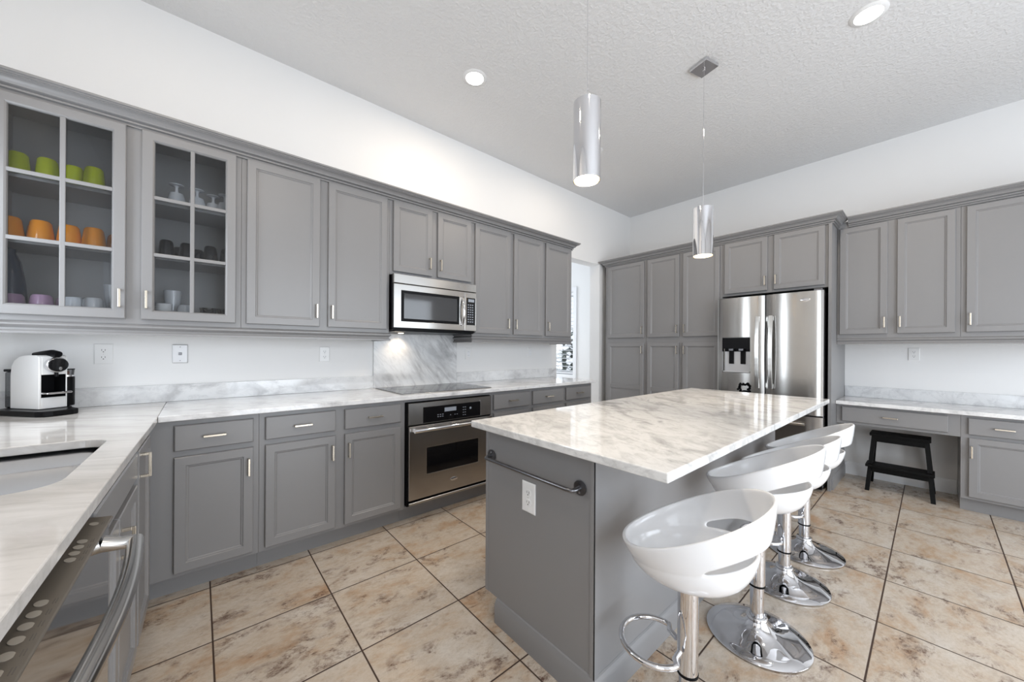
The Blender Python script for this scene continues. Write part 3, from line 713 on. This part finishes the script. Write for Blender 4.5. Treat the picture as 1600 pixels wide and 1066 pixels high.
for k in (0, n): hb.tube([(.012, pts[k][1] - (0.012 if k == 0 else -.012), .812), (.040, pts[k][1] - (.012 if k == 0 else -.012), .805), (.062, pts[k][1] - (.004 if k == 0 else -.004), .800)], [.017, .014, .0145], 14)
build('handle', hb, M['steel'], ddr, smooth=60, weld=False)
# sink
sk = left('double_sink', 'stainless undermount double-bowl sink in the left marble counter', 'sink', .75)
def bowl(p0, p1, q0, q1, zb, r=.06):
    loops = []
    for (ins, z, rr) in ((0, .8842, r), (.004, .80, r), (.010, zb + .03, r), (.03, zb + .004, r * .8), (.09, zb, r * .5)):
        loops.append([(q, -(p - .75), z) for p, q in rrect(p0 + ins, p1 - ins, q0 + ins, q1 - ins, max(rr, .012), 6)])
    n = len(loops[0]); mb = MB(); vs = [v for l in loops for v in l]
    fs = [(i * n + j, i * n + (j + 1) % n, (i + 1) * n + (j + 1) % n, (i + 1) * n + j) for i in range(len(loops) - 1) for j in range(n)]
    fs.append(tuple((len(loops) - 1) * n + j for j in range(n)))
    return mb.add(vs, fs)
for p0, p1 in ((.432, .700), (.712, 1.063)):
    bo = build('bowl', bowl(p0, p1, -.538, -.080, .70 if p0 < .6 else .68), M['sink_steel'], sk, smooth=60)
    md_ = bo.modifiers.new('thickness', 'SOLIDIFY'); md_.thickness = .0015; md_.offset = 1
    pc = (p0 + p1) / 2
    build('drain', MB().lathe([(.0, 0), (.030, 0), (.042, .004), (.044, .002), (.044, -.001), (0, -.001)], (-.31, -(pc - .75), (.70 if p0 < .6 else .68) + .0035), 24), M['chrome'], bo, smooth=40)
build('divider', MB().box(-.50, -.12, -(.7115 - .75), -(.7005 - .75), .80, .858), M['sink_steel'], sk, bevel=.003)

# ---- coffee machine and frother
CA = math.radians(40); CX0, CY0 = -.580, 2.795
def cmw(x, y): return (CX0 + math.cos(CA) * x - math.sin(CA) * y, CY0 + math.sin(CA) * x + math.cos(CA) * y)
cm = thing('coffee_machine', 'white and black capsule coffee machine on the left counter', 'coffee machine', (CX0, CY0, CT1 + .0008), CA, local=True)
L = .178; W = .100
sil = [(0, .028), (L, .028), (L, .19), (L - .006, .232), (L - .024, .262), (L - .055, .280), (.09, .287), (.02, .288), (.004, .283), (0, .272)]
mpx = lambda y, z, x: (x, y, z)
def cut(z): return [(0, z), (L, z)] + [p for p in sil if p[1] > z]
mb = MB()
mb.prism(sil, mpx, 0, .009); mb.prism(sil, mpx, W - .005, W)
mb.prism(cut(.193), mpx, .009, W - .005)
mb.box(.009, W - .005, 0, L, .028, .082); mb.box(.009, W - .005, .075, L, .082, .193)
build('body', mb, M['white_plastic'], cm, weld=False, bevel=.002)
build('cup_bay', MB().box(.0092, W - .0052, .0735, .0748, .0825, .1925).box(.0092, W - .0052, .002, .073, .1905, .1925).box(.0091, .0104, .002, .073, .083, .190).box(W - .0064, W - .0051, .002, .073, .083, .190).box(.0092, W - .0052, .002, .073, .0825, .084), M['black'], cm, weld=False)
def ell(rx, rz, y0, y1, cx, cz, n=36):
    vs = [(cx + rx * math.cos(2 * PI * j / n), y, cz + rz * math.sin(2 * PI * j / n)) for y in (y0, y1) for j in range(n)]
    return MB().add(vs, [tuple(range(n - 1, -1, -1)), tuple(range(n, 2 * n))] + [(j, (j + 1) % n, n + (j + 1) % n, n + j) for j in range(n)])
hd = build('brew_head', ell(.040, .037, -.024, -.0005, .054, .240), M['chrome'], cm, bevel=.003, smooth=40)
build('brew_face', ell(.0355, .0325, -.0265, -.0242, .054, .240), M['black_glass'], hd, smooth=40)
build('spout', MB().lathe([(0, 0), (.007, 0), (.007, .020), (0, .020)], (.054, -.012, .183), 16), M['black'], hd, smooth=40, weld=False)
build('spout_trim', ell(.006, .009, -.0285, -.0268, .060, .222, 16), M['chrome'], hd)
build('lever', MB().tube([(.050, .12, .2905), (.050, .06, .2950), (.052, .01, .296), (.055, -.024, .292)], [.010, .014, .019, .015], 12), M['black'], cm, smooth=60)
build('drip_tray', MB().box(.006, W - .002, -.040, .070, .099, .109), M['chrome'], cm, bevel=.004)
base = [(-.045, -.06), (-.035, -.092), (-.010, -.107), (.060, -.109), (.085, -.098), (.098, -.07), (.108, .0), (.136, .03), (.146, .07), (.134, .12), (.10, .15), (.09, .225), (-.03, .225), (-.045, .21)]
build('base_plate', MB().prism(base, lambda x, y, tt: (x, y, tt), 0, .026), M['black'], cm, bevel=.004)
to = build('water_tank', MB().box(.004, W - .012, L + .001, L + .048, .0265, .205), M['tank'], cm, bevel=.008)
build('tank_water', MB().box(.008, W - .016, L + .005, L + .044, .030, .085), M['tank'], to, bevel=.004)
build('tank_lid', MB().box(.002, W - .010, L + .0005, L + .050, .2055, .218), M['black'], to, bevel=.003)
fx, fy = cmw(W + .0365, .073)
fr = thing('milk_frother', 'black cylinder milk frother with glass lid right of the coffee machine', 'milk frother', (fx, fy, CT1 + .0272), 0, local=True)
build('jug', MB().lathe([(0, 0), (.030, 0), (.031, .004), (.031, .146), (.029, .149), (0, .149)], n=28), M['black'], fr, smooth=40)
build('steel_collar', MB().lathe([(0, .1495), (.0305, .1495), (.0305, .157), (0, .157)], n=28), M['chrome'], fr, smooth=40)
build('lid_glass', MB().lathe([(.0, .1575), (.0275, .1575), (.0295, .184), (0, .184)], n=28), M['tank'], fr, smooth=40)
build('whisk', MB().lathe([(0, .160), (.012, .160), (.012, .178), (0, .178)], n=16), M['copper'], fr, smooth=40)
build('lid', MB().lathe([(0, .1845), (.031, .1845), (.031, .189), (0, .191)], n=28), M['black'], fr, smooth=40)

# ---- outlets on the walls
def outlet(label, P, u, z, w=.072, h=.115, kind='duplex'):
    o = thing('wall_outlet' if kind != 'jack' else 'phone_jack', label, 'outlet' if kind != 'jack' else 'phone jack', P(u, .0006, z))
    mt = M['white_plastic'] if kind != 'jack' else M['grey_plate']
    pl = build('cover_plate', MB().rings(P, u - w / 2, u + w / 2, z - h / 2, z + h / 2, [(0, .0006), (0, .004), (.004, .006)]), mt, o, weld=False)
    if kind == 'duplex':
        for s_ in (1, -1):
            zc = z + s_ * .020; n = 20
            e = MB().prism([(u + .017 * math.cos(2 * PI * j / n), zc + min(max(.0155 * math.sin(2 * PI * j / n) * 1.12, -.0135), .0135)) for j in range(n)], lambda a, b_, tt: P(a, tt, b_), .0062, .0078)
            rc = build('receptacle', e, M['white_plastic'], o)
            sl = MB()
            for du in (-.0065, .0065): sl.pbox(P, u + du - .001, u + du + .001, .0079, .0082, zc - .002, zc + .007)
            sl.prism([(u + .0026 * math.cos(2 * PI * j / 12), zc - .008 + .0026 * math.sin(2 * PI * j / 12)) for j in range(12)], lambda a, b_, tt: P(a, tt, b_), .0079, .0082)
            build('slots', sl, M['slot'], rc, weld=False)
        build('screw', MB().prism([(u + .002 * math.cos(2 * PI * j / 10), z + .002 * math.sin(2 * PI * j / 10)) for j in range(10)], lambda a, b_, tt: P(a, tt, b_), .0062, .0070), M['grey_plate'], pl)
    elif kind == 'rocker':
        build('receptacle', MB().rings(P, u - .0165, u + .0165, z - .033, z + .033, [(0, .0062), (0, .0075), (.001, .0085)]), M['trim'], o, weld=False)
        sl = MB()
        for s_ in (1, -1):
            for du in (-.006, .006): sl.pbox(P, u + du - .0008, u + du + .0008, .0086, .0089, z + s_ * .018 - .003, z + s_ * .018 + .004)
        build('slots', sl, M['slot'], o, weld=False)
    else:
        build('socket', MB().rings(P, u - .008, u + .008, z - .008, z + .008, [(0, .0062), (0, .009), (.002, .010)]), M['dark_metal'], o, weld=False)
        for s_ in (1, -1):
            build('screw', MB().prism([(u + .003 * math.cos(2 * PI * j / 10), z + s_ * .042 + .003 * math.sin(2 * PI * j / 10)) for j in range(10)], lambda a, b_, tt: P(a, tt, b_), .0062, .0075), M['dark_metal'], o)
    return o
PAw = PA(WY); PBw = PW(WX)
outlet('white double outlet on the wall above the coffee machine', PAw, -.406, 1.205)
outlet('grey steel phone jack plate on the wall left of the cooktop', PAw, -.0875, 1.205, kind='jack')
outlet('white double outlet on the wall just left of the tall marble panel', PAw, .730, 1.199)
outlet('white outlet on the wall just right of the tall marble panel', PAw, 2.050, 1.199, kind='rocker')
outlet('white outlet on the wall near the doorway end of the counter', PAw, 2.904, 1.211, kind='rocker')
outlet('white double outlet on the wall above the desk counter', PBw, .112, 1.222)

# ---- pantry, fridge cabinet, right-hand units on the fridge wall
FP = 4.27; P = PW(FP); PD = WX - FP - .001
PU0, PU1, PL0, PL1 = 1.405, 2.373, .125, 1.337
def tall(label, u0, u1, doors):
    o = thing('pantry_cabinet', label, 'cabinet', (FP + PD / 2, (u0 + u1) / 2, 0))
    carcass(o, P, u0, u1, .105, UZ1, PD)
    build('toe_kick', MB().pbox(P, u0, u1, -PD + .02, -.065, 0, .1045), M['paint'], o)
    for (a, c, hu) in doors:
        door(o, P, a, c, PU0, PU1, (hu, 1.497)); door(o, P, a, c, PL0, PL1, (hu, 1.250), split=(.738, .790))
tall('tall grey pantry cabinet with a single column of doors next to the doorway', 2.3605, 2.962, [(2.385, 2.915, 2.404)])
tall('tall grey pantry cabinet with paired doors beside the fridge', 1.4802, 2.3597, [(1.942, 2.333, 1.961), (1.506, 1.895, 1.875)])
wallcab('grey two-door cabinet above the fridge', P, .6085, 1.4794, 1.822, [(1.072, 1.455, 1.087), (.635, 1.016, .999)], PD, dz=(1.845, PU1 + .008), hz=1.940)
sp = thing('fridge_side_panel', 'tall grey end panel between the fridge and the desk', 'panel', (4.63, .596, 0))
build('panel', MB().box(4.25, 4.27, .586, .608, 0.0, 2.385).box(4.27, WX - .001, .586, .608, 0, 2.44), M['paint'], sp, weld=False)
build('baseboard_trim', MB().sweep([(0.0006, 0), (.012, 0), (.012, .085), (.006, .10), (.0006, .104)], [(4.30, .586), (4.985, .586)]), M['paint'], sp, smooth=25)
crown('crown_moulding', 'stepped grey crown moulding above the pantry and fridge, ending in a corner return', [(WX - .002, 2.962), (FP, 2.962), (FP, .585), (4.5185, .585)])
FR = 4.52; P = PW(FR); RD = WX - FR - .001
wallcab('grey two-door wall cabinet above the desk, next to the fridge panel', P, -.143, .5845, UZ0, [(.257, .565, .274), (-.116, .199, .181)], RD, dz=(1.400, 2.374), hz=1.499)
wallcab('grey wall cabinet at the right edge with its handle on the left stile', P, -.750, -.1434, UZ0, [(-.725, -.170, -.189)], RD, dz=(1.400, 2.374), hz=1.499)
crown('crown_moulding', 'stepped grey crown moulding above the desk wall cabinets at the right', [(FR, .5085), (FR, -.76), (WX - .002, -.76)])
tag(build('light_rail', MB().sweep([(o, z + .002) for o, z in RAIL], [(FR, .5845), (FR, -.75), (WX - .002, -.75)]), M['paint'], smooth=25), 'grey moulded light rail under the desk wall cabinets at the right', 'moulding')

# ---- fridge
fg = thing('refrigerator', 'stainless french-door fridge with water dispenser behind the island', 'refrigerator', (4.55, 1.05, 0))
Y0, Y1 = .622, 1.474
build('body', MB().box(4.195, 4.98, Y0 + .006, Y1 - .006, .03, 1.775), M['dark_metal'], fg, bevel=.004)
PF = lambda u, d, z: (4.19 - d, u, z)
def fdoor(u0, u1, z0, z1, hole=None, th=.075, bulge=.012):
    us = [u0 + (u1 - u0) * k / 14 for k in range(15)]; zz = [z0, z1]
    if hole:
        us = sorted(set([round(x, 5) for x in us] + [hole[0], hole[1]])); zz = [z0, hole[2], hole[3], z1]
    D = lambda u: th + bulge * (1 - ((2 * (u - u0) / (u1 - u0) - 1) ** 2)) - .012 * max(0, abs(2 * (u - u0) / (u1 - u0) - 1) ** 12)
    mb = MB()
    for i in range(len(us) - 1):
        for j in range(len(zz) - 1):
            a, b_ = us[i], us[i + 1]
            if hole and a >= hole[0] - 1e-6 and b_ <= hole[1] + 1e-6 and j == 1: continue
            mb.add([PF(a, D(a), zz[j]), PF(b_, D(b_), zz[j]), PF(b_, D(b_), zz[j + 1]), PF(a, D(a), zz[j + 1])], [(0, 1, 2, 3)])
    for i in range(len(us) - 1):
        a, b_ = us[i], us[i + 1]
        for z in (z0, z1): mb.add([PF(a, 0, z), PF(b_, 0, z), PF(b_, D(b_), z), PF(a, D(a), z)], [(0, 1, 2, 3)])
        mb.add([PF(a, 0, z0), PF(b_, 0, z0), PF(b_, 0, z1), PF(a, 0, z1)], [(0, 1, 2, 3)])
    for j in range(len(zz) - 1):
        for u in (u0, u1): mb.add([PF(u, 0, zz[j]), PF(u, D(u), zz[j]), PF(u, D(u), zz[j + 1]), PF(u, 0, zz[j + 1])], [(0, 1, 2, 3)])
    if hole:
        h0, h1, g0, g1 = hole; hs = [u for u in us if h0 - 1e-6 <= u <= h1 + 1e-6]; db = .02
        for i in range(len(hs) - 1):
            a, b_ = hs[i], hs[i + 1]
            for z in (g0, g1): mb.add([PF(a, db, z), PF(b_, db, z), PF(b_, D(b_), z), PF(a, D(a), z)], [(0, 1, 2, 3)])
        mb.add([PF(h0, db, g0), PF(h1, db, g0), PF(h1, db, g1), PF(h0, db, g1)], [(0, 1, 2, 3)])
        for u in (h0, h1): mb.add([PF(u, db, g0), PF(u, D(u), g0), PF(u, D(u), g1), PF(u, db, g1)], [(0, 1, 2, 3)])
    return mb
HL = (1.172, 1.424, 1.022, 1.380)
fl = build('left_door', fdoor(1.056, Y1, .674, 1.780, HL), M['steel'], fg, smooth=40)
rd = build('right_door', fdoor(Y0, 1.046, .674, 1.780), M['steel'], fg, smooth=40)
fz = build('freezer_drawer', fdoor(Y0, Y1, .105, .660), M['steel_dark'], fg, smooth=40)
ds = build('dispenser', MB().pbox(PF, 1.176, 1.420, .021, .024, 1.026, 1.376).pbox(PF, 1.178, 1.418, .024, .084, 1.265, 1.374), M['black'], fl, weld=False)
build('nozzles', MB().pbox(PF, 1.235, 1.275, .03, .075, 1.245, 1.264).pbox(PF, 1.325, 1.365, .03, .075, 1.245, 1.264), M['dark_metal'], ds, weld=False)
build('dispenser_back', MB().pbox(PF, 1.180, 1.416, .0245, .028, 1.028, 1.235), M['grey_plate'], ds)
build('paddle', MB().pbox(PF, 1.225, 1.270, .030, .040, 1.110, 1.235).pbox(PF, 1.330, 1.375, .030, .040, 1.110, 1.235), M['black'], ds, bevel=.003, weld=False)
build('drip_tray', MB().pbox(PF, 1.180, 1.416, .0285, .080, 1.0265, 1.036), M['grey_plate'], ds)
def fhandle(par, u, z0, z1):
    n = 12; mb = MB(); pts = []
    for k in range(n + 1):
        f = k / n; pts.append((4.19 - (.110 + .022 * math.sin(PI * f)), u, z0 + (z1 - z0) * f))
    w, th = .017, .008
    vs = []
    for (x, y, z) in pts: vs += [(x - th, y - w, z), (x + th, y - w, z), (x + th, y + w, z), (x - th, y + w, z)]
    fs = [(0, 1, 2, 3), tuple(4 * n + j for j in (3, 2, 1, 0))] + [(4 * i + j, 4 * i + (j + 1) % 4, 4 * i + 4 + (j + 1) % 4, 4 * i + 4 + j) for i in range(n) for j in range(4)]
    mb.add(vs, fs)
    for z in (z0 + .025, z1 - .025): mb.box(4.19 - .112, 4.19 - .070, u - .012, u + .012, z - .022, z + .022)
    return build('handle', mb, M['steel'], par, bevel=.002, weld=False)
fhandle(fl, 1.106, .885, 1.578); fhandle(rd, .998, .885, 1.578)
hb = MB().tube([(4.19 - .12, .74, .592), (4.19 - .128, 1.05, .592), (4.19 - .12, 1.36, .592)], .013, 14)
for y in (.78, 1.32): hb.box(4.19 - .12, 4.19 - .078, y - .012, y + .012, .582, .602)
build('handle', hb, M['steel'], fz, smooth=50, weld=False)
badge(rd, PF, .752, 1.704, .085, .032, .083)
build('grille', MB().box(4.16, 4.20, Y0 + .01, Y1 - .01, .02, .09), M['black'], fg)
for y in (.70, 1.40): build('foot', MB().lathe([(0, 0), (.02, 0), (.02, .03), (0, .03)], (4.25, y, 0), 16), M['black'], fg)
build('hinge_cover', MB().box(4.14, 4.24, Y0 + .01, Y0 + .07, 1.7805, 1.80), M['dark_metal'], fg, bevel=.004)
# a lacy dark magnet on the left fridge door
mg = MB()
for i in range(26):
    a = 2 * PI * i / 26; r = .043 + .014 * random.uniform(-1, 1); c_ = PF(1.222 + r * math.cos(a), .0, .872 + r * 1.0 * math.sin(a))
    mg.lathe([(0, 0), (.009 + .005 * random.random(), 0), (.007, .003), (0, .003)], (4.19 - .0905, c_[1], c_[2]), 8, 'x')
tag(build('fridge_magnet', mg, M['black'], weld=False), 'dark lacy round magnet low on the left fridge door, half hidden by the island', 'magnet')

# ---- desk at the right
DT0, DT1 = .758, .790
tag(build('marble_countertop', MB().box(4.468, WX - .001, -.90, .5845, DT0 + .0005, DT1), M['marble_counter'], bevel=.003), 'white marble desk counter right of the fridge panel', 'countertop')
tag(build('marble_backsplash', MB().box(WX - .021, WX - .0005, -.90, .5845, DT1 + .0005, .895), M['marble_splash'], bevel=.002), 'low marble backsplash strip behind the desk counter', 'backsplash')
P = PW(4.522)
dk = thing('desk_drawer_unit', 'shallow grey desk apron with one wide drawer over the step stool', 'drawer unit', (4.75, .22, .58))
mb = MB().pbox(P, -.1464, .584, -.02, 0, .581, .758); mb.pbox(P, -.1464, .584, -.497, -.48, .581, .758); mb.pbox(P, .566, .584, -.48, -.02, .581, .758); mb.pbox(P, -.1464, -.128, -.48, -.02, .581, .758)
mb.pbox(P, -.128, .566, -.48, -.02, .581, .590)
build('frame', mb, M['paint'], dk, weld=False)
drawer(dk, P, -.084, .546, .605, .737, (.235, .672))
o = basecab('grey desk base cabinet with a drawer and door at the right edge', P, -.750, -.147, [('drawer', -.715, -.183, .608, .735, (-.350, .671)), ('door', -.715, -.186, .128, .582, (-.200, .475))], depth=.497, z1=.758)

# ---- step stool under the desk
ss = thing('step_stool', 'black wooden two-step stool under the desk counter', 'step stool', (4.70, .185, 0))
mb = MB()
def leg(p0, p1, w, d):
    p0, p1 = Vector(p0), Vector(p1)
    vs = [(p.x + sx * d / 2, p.y + sy * w / 2, p.z) for p in (p0, p1) for sx, sy in ((-1, -1), (1, -1), (1, 1), (-1, 1))]
    return MB().add(vs, [(3, 2, 1, 0), (4, 5, 6, 7), (0, 1, 5, 4), (1, 2, 6, 5), (2, 3, 7, 6), (3, 0, 4, 7)])
for (yb, yt) in ((.380, .345), (-.010, .028)):
    build('leg', leg((4.565, yb, 0), (4.665, yt, .478), .028, .042), M['black_wood'], ss)
    build('leg', leg((4.905, yb, 0), (4.785, yt, .478), .028, .042), M['black_wood'], ss)
    ym, k = yb + (yt - yb) * .42, .42
    build('side_rail', MB().box(4.585, 4.875, ym - .012, ym + .012, .180, .212), M['black_wood'], ss)
build('top_step', MB().box(4.635, 4.83, .003, .372, .479, .505).box(4.641, 4.656, .022, .352, .430, .479), M['black_wood'], ss, bevel=.003, weld=False)
build('lower_step', MB().box(4.545, 4.72, -.018, .392, .2125, .235).box(4.572, 4.584, .012, .352, .168, .2125), M['black_wood'], ss, bevel=.003, weld=False)

# ---- island
isl = thing('kitchen_island', 'grey panelled kitchen island base under the marble slab', 'island', (2.14, 1.07, 0))
IX0, IX1, IY0, IY1 = 1.040, 3.240, .760, 1.388
build('body', MB().box(IX0, IX1, IY0, IY1 - .02, .105, .8835), M['paint'], isl, bevel=.001)
build('plinth', MB().box(IX0 + .002, IX1 - .002, IY0 + .002, IY1 - .085, 0, .1048), M['paint'], isl)
build('face_frame', MB().box(IX0 - .002, IX1 + .002, IY1 - .0198, IY1, .105, .8835), M['paint'], isl, bevel=.001)
P = lambda u, d, z: (u, IY1 + d, z)
for k in range(4):
    u0 = IX0 + .03 + k * .54
    dd = door(isl, P, u0, u0 + .50, .128, .855, (u0 + (.03 if k % 2 else .47), .76))
build('corner_stile', MB().box(IX0 - .006, IX0 - .0005, IY0 - .005, IY0 + .016, .095, .8835).box(IX0 - .006, IX0 + .016, IY0 - .006, IY0 - .0005, .095, .8835), M['paint'], isl, weld=False)
ib = [(0.0006, 0), (.016, 0), (.016, .082), (.011, .094), (.006, .104), (.0006, .108)]
mb = MB().sweep(ib, [(IX0, IY1 - .090), (IX0, IY0), (IX1, IY0), (IX1, IY1 - .09)][::-1] if False else [(IX0, IY1 - .090), (IX0, IY0), (IX1, IY0)])
build('baseboard_trim', mb, M['paint'], isl, smooth=25)
tag(build('marble_island_top', MB().box(.956, 3.300, .463, 1.395, CT0 + .0005, CT1), M['marble_island'], bevel=.004), 'large white marble slab on top of the grey island', 'countertop')
# towel bar on the island end
tb = thing('towel_bar', 'dark metal towel bar on the end panel of the island', 'towel bar', (1.034, 1.09, .75))
PE = lambda u, d, z: (IX0 - d, u, z)
for y in (1.340, .822):
    rs = build('rosette', MB().lathe([(0, 0), (.027, 0), (.027, .004), (.022, .007), (0, .007)], (IX0 - .0072 - (.006 if y < .8 else 0), y, .750), 28, 'x'), M['dark_metal'], tb, smooth=40)
    sc_ = MB()
    for dz in (.016, -.016): sc_.lathe([(0, 0), (.004, 0), (.003, .0015), (0, .0015)], (IX0 - .0090, y, .750 + dz), 10, 'x')
    build('screw', sc_, M['chrome'], rs, weld=False)
pts = [(IX0 - .006, 1.340, .750), (IX0 - .030, 1.340, .748), (IX0 - .044, 1.332, .747), (IX0 - .047, 1.312, .747), (IX0 - .047, .850, .747), (IX0 - .044, .830, .747), (IX0 - .030, .822, .748), (IX0 - .006, .822, .750)]
build('bar', MB().tube(pts, .0078, 14), M['dark_metal'], tb, smooth=60)
outlet('white double outlet on the end panel of the island below the towel bar', PE, 1.090, .632, .078, .125)

# ---- bar stools
def seat_mb():
    NT = 72; mb = MB(); rb = .085
    rows = []; ND, NBd = 10, 6
    for i in range(NT):
        th = 2 * PI * i / NT; c = math.cos(th); bq = (1 + c) / 2
        Rd = .166 + .012 * bq; Zd = .048 + .070 * bq
        R = .189 + .027 * bq ** 1.27; Z = .090 + .192 * bq ** 1.2
        g = max(0.0, min(1.0, (bq - .52) / .42)); g = g * g * (3 - 2 * g)
        R0 = Rd + .004 + .020 * g; Z0 = Zd + .006 + .040 * g
        col = []
        for k in range(ND + 1):
            tt = k / ND * PI / 2 * (.80 + .10 * bq); col.append((rb + (Rd - rb) * math.sin(tt) / math.sin(PI / 2 * (.80 + .10 * bq)), Zd * (1 - math.cos(tt)) / (1 - math.cos(PI / 2 * (.80 + .10 * bq)))))
        for k in range(NBd + 1):
            f = k / NBd; col.append((R0 + (R - R0) * (1 - (1 - f) ** 1.6), Z0 + (Z - Z0) * f))
        rows.append((th, col))
    n = ND + 1 + NBd + 1; vs = []
    for th, col in rows:
        for r, z in col: vs.append((r * math.cos(th), r * math.sin(th) * .90, z))
    ctr = len(vs); vs.append((0, 0, 0)); fs = []
    for i in range(NT):
        a, c = i * n, ((i + 1) % NT) * n; th = 2 * PI * (i + .5) / NT
        back = math.cos(th) > math.cos(math.radians(73))
        fs.append((ctr, c, a))
        for k in range(n - 1):
            if k == ND and back: continue
            fs.append((a + k, c + k, c + k + 1, a + k + 1))
    return mb.add(vs, fs)
def make_stool(x, y, zb, zr, rz, label):
    o = thing('bar_stool', label, 'bar stool', (x, y, 0), rz, 'white bar stools along the island', local=True)
    se = build('seat', MB().add([(a, b_, c + zb) for a, b_, c in seat_mb().v], seat_mb().f), M['abs'], o, smooth=180)
    sd = se.modifiers.new('thickness', 'SOLIDIFY'); sd.thickness = .012; sd.offset = 1.0
    sb = se.modifiers.new('round', 'SUBSURF'); sb.levels = 1; sb.render_levels = 2
    build('sleeve', MB().lathe([(0, zr + .002), (.0305, zr + .002), (.0305, zb - .012), (.05, zb - .0118), (.05, zb - .008), (0, zb - .008)], n=32), M['chrome'], o, smooth=40)
    build('lift_column', MB().lathe([(0, .075), (.0265, .075), (.0265, zr - .0005), (0, zr - .0005)], n=32), M['chrome'], o, smooth=40)
    build('rubber_ring', MB().lathe([(.0267, zr - .006), (.0318, zr - .006), (.0318, zr + .0015), (.0267, zr + .0015)], n=32, closed=True), M['black'], o, smooth=40)
    build('base', MB().lathe([(0, .002), (.188, .002), (.1925, .004), (.193, .007), (.190, .010), (.150, .0165), (.110, .0245), (.080, .034), (.058, .046), (.044, .060), (.037, .0745), (0, .0748)], n=64), M['chrome'], o, smooth=50)
    build('collar', MB().lathe([(.0268, .0752), (.037, .0752), (.040, .079), (.040, .086), (.036, .091), (.0268, .092)], n=32, closed=True), M['chrome'], o, smooth=50)
    zf = zr + .074
    loop = [(-.028, .030), (-.045, .060)] + [(-.100 + .100 * math.cos(math.radians(a)), .105 * math.sin(math.radians(a))) for a in range(55, 306, 10)] + [(-.045, -.060), (-.028, -.030)]
    dl = math.radians(-57) - rz
    loop = [(a * math.cos(dl) - b_ * math.sin(dl), a * math.sin(dl) + b_ * math.cos(dl)) for a, b_ in loop]
    build('footrest', MB().tube([(a, b_, zf) for a, b_ in loop], .0088, 12), M['chrome'], o, smooth=60)
    return o
make_stool(1.170, .500, .545, .236, math.radians(-70), 'white bar stool nearest the camera, its chrome base cut off below')
make_stool(1.855, .498, .584, .226, math.radians(-83), 'second white bar stool from the camera, whole chrome base in view')
make_stool(2.395, .518, .538, .170, math.radians(-84), 'third white bar stool from the camera, between the second and farthest')
make_stool(2.860, .518, .540, .172, math.radians(-82), 'farthest white bar stool, nearest the fridge and desk')

# ---- lamps
def recessed(label, x, y, power):
    o = thing('recessed_light', label, 'ceiling light', (x, y, CZ), 0, 'recessed ceiling lights')
    build('trim_ring', MB().lathe([(.064, -.0008), (.066, -.009), (.086, -.005), (.090, -.0008)], (x, y, CZ), 40, closed=True), M['white_plastic'], o, smooth=40)
    build('lens', MB().lathe([(0, -.0035), (.064, -.0035), (.064, -.0010), (0, -.0010)], (x, y, CZ), 40), M['lamp'], o)
    l = bpy.data.lights.new('recessed_lamp', 'AREA'); l.shape = 'DISK'; l.size = .12; l.energy = power; l.color = (1, .84, .66)
    lo = bpy.data.objects.new('recessed_lamp', l); COL.objects.link(lo); lo.location = (x, y, CZ - .012)
LP = 8
for x, y, pw in ((.55, -.10, 6), (-.20, 1.60, 5)):      # unseen fill lights added above camera and sink, no fixtures
    l = bpy.data.lights.new('ceiling_fill', 'AREA'); l.shape = 'DISK'; l.size = .12; l.energy = pw; l.color = (1, .86, .70)
    lo = bpy.data.objects.new('ceiling_fill', l); COL.objects.link(lo); lo.location = (x, y, CZ - .012)
recessed('round recessed ceiling light left of the pendants, above the microwave side', 1.560, 2.255, LP * .7)
recessed('large round recessed ceiling light at the top right of the photo', 3.055, .260, LP)
recessed('round recessed ceiling light half hidden behind the near pendant', 3.060, 2.275, LP * .4)
def pendant(x, y, z0, z1, rad, label, power):
    o = thing('pendant_light', label, 'pendant light', (x, y, CZ), 0, 'chrome pendants above the island')
    rot = math.radians(-14); h = .066
    cs_ = [(x + math.cos(rot) * a - math.sin(rot) * b_, y + math.sin(rot) * a + math.cos(rot) * b_) for a, b_ in ((-h, -h), (h, -h), (h, h), (-h, h))]
    build('canopy', MB().prism(cs_, lambda a, b_, tt: (a, b_, tt), CZ - .024, CZ - .0008).lathe([(0, -.036), (.009, -.036), (.009, -.024), (0, -.024)], (x, y, CZ), 16), M['chrome'], o, bevel=.002, weld=False)
    build('cord', MB().tube([(x, y, CZ - .036), (x, y, z1 + .012)], .0016, 8), M['chrome'], o)
    sh = build('shade', MB().lathe([(.0, z1 + .012), (.008, z1 + .012), (.008, z1), (rad - .002, z1), (rad, z1 - .002), (rad, z0), (rad - .003, z0), (rad - .003, z1 - .004), (0, z1 - .004)], (x, y, 0), 48), [M['chrome']], o, smooth=40)
    build('inner_sleeve', MB().lathe([(rad - .0035, z0 + .002), (rad - .0045, z0 + .002), (rad - .0045, z0 + .1), (rad - .0035, z0 + .1)], (x, y, 0), 48, closed=True), M['shade_in'], o, smooth=40)
    build('bulb', MB().lathe([(0, z0 + .018), (.028, z0 + .022), (.046, z0 + .03), (.048, z0 + .06), (.018, z0 + .1), (0, z0 + .1)], (x, y, 0), 32), M['bulb'], o, smooth=40)
    l = bpy.data.lights.new('pendant_lamp', 'SPOT'); l.energy = power; l.color = (1, .84, .64); l.spot_size = math.radians(85); l.spot_blend = .7; l.shadow_soft_size = .045
    lo = bpy.data.objects.new('pendant_lamp', l); COL.objects.link(lo); lo.location = (x, y, z0 + .010)
pendant(1.325, 1.025, 2.010, 2.362, .0615, 'chrome cylinder pendant nearer the camera, cord running off the top', 14)
pendant(2.731, 1.077, 1.922, 2.264, .0665, 'chrome cylinder pendant farther away with its square ceiling plate visible', 14)
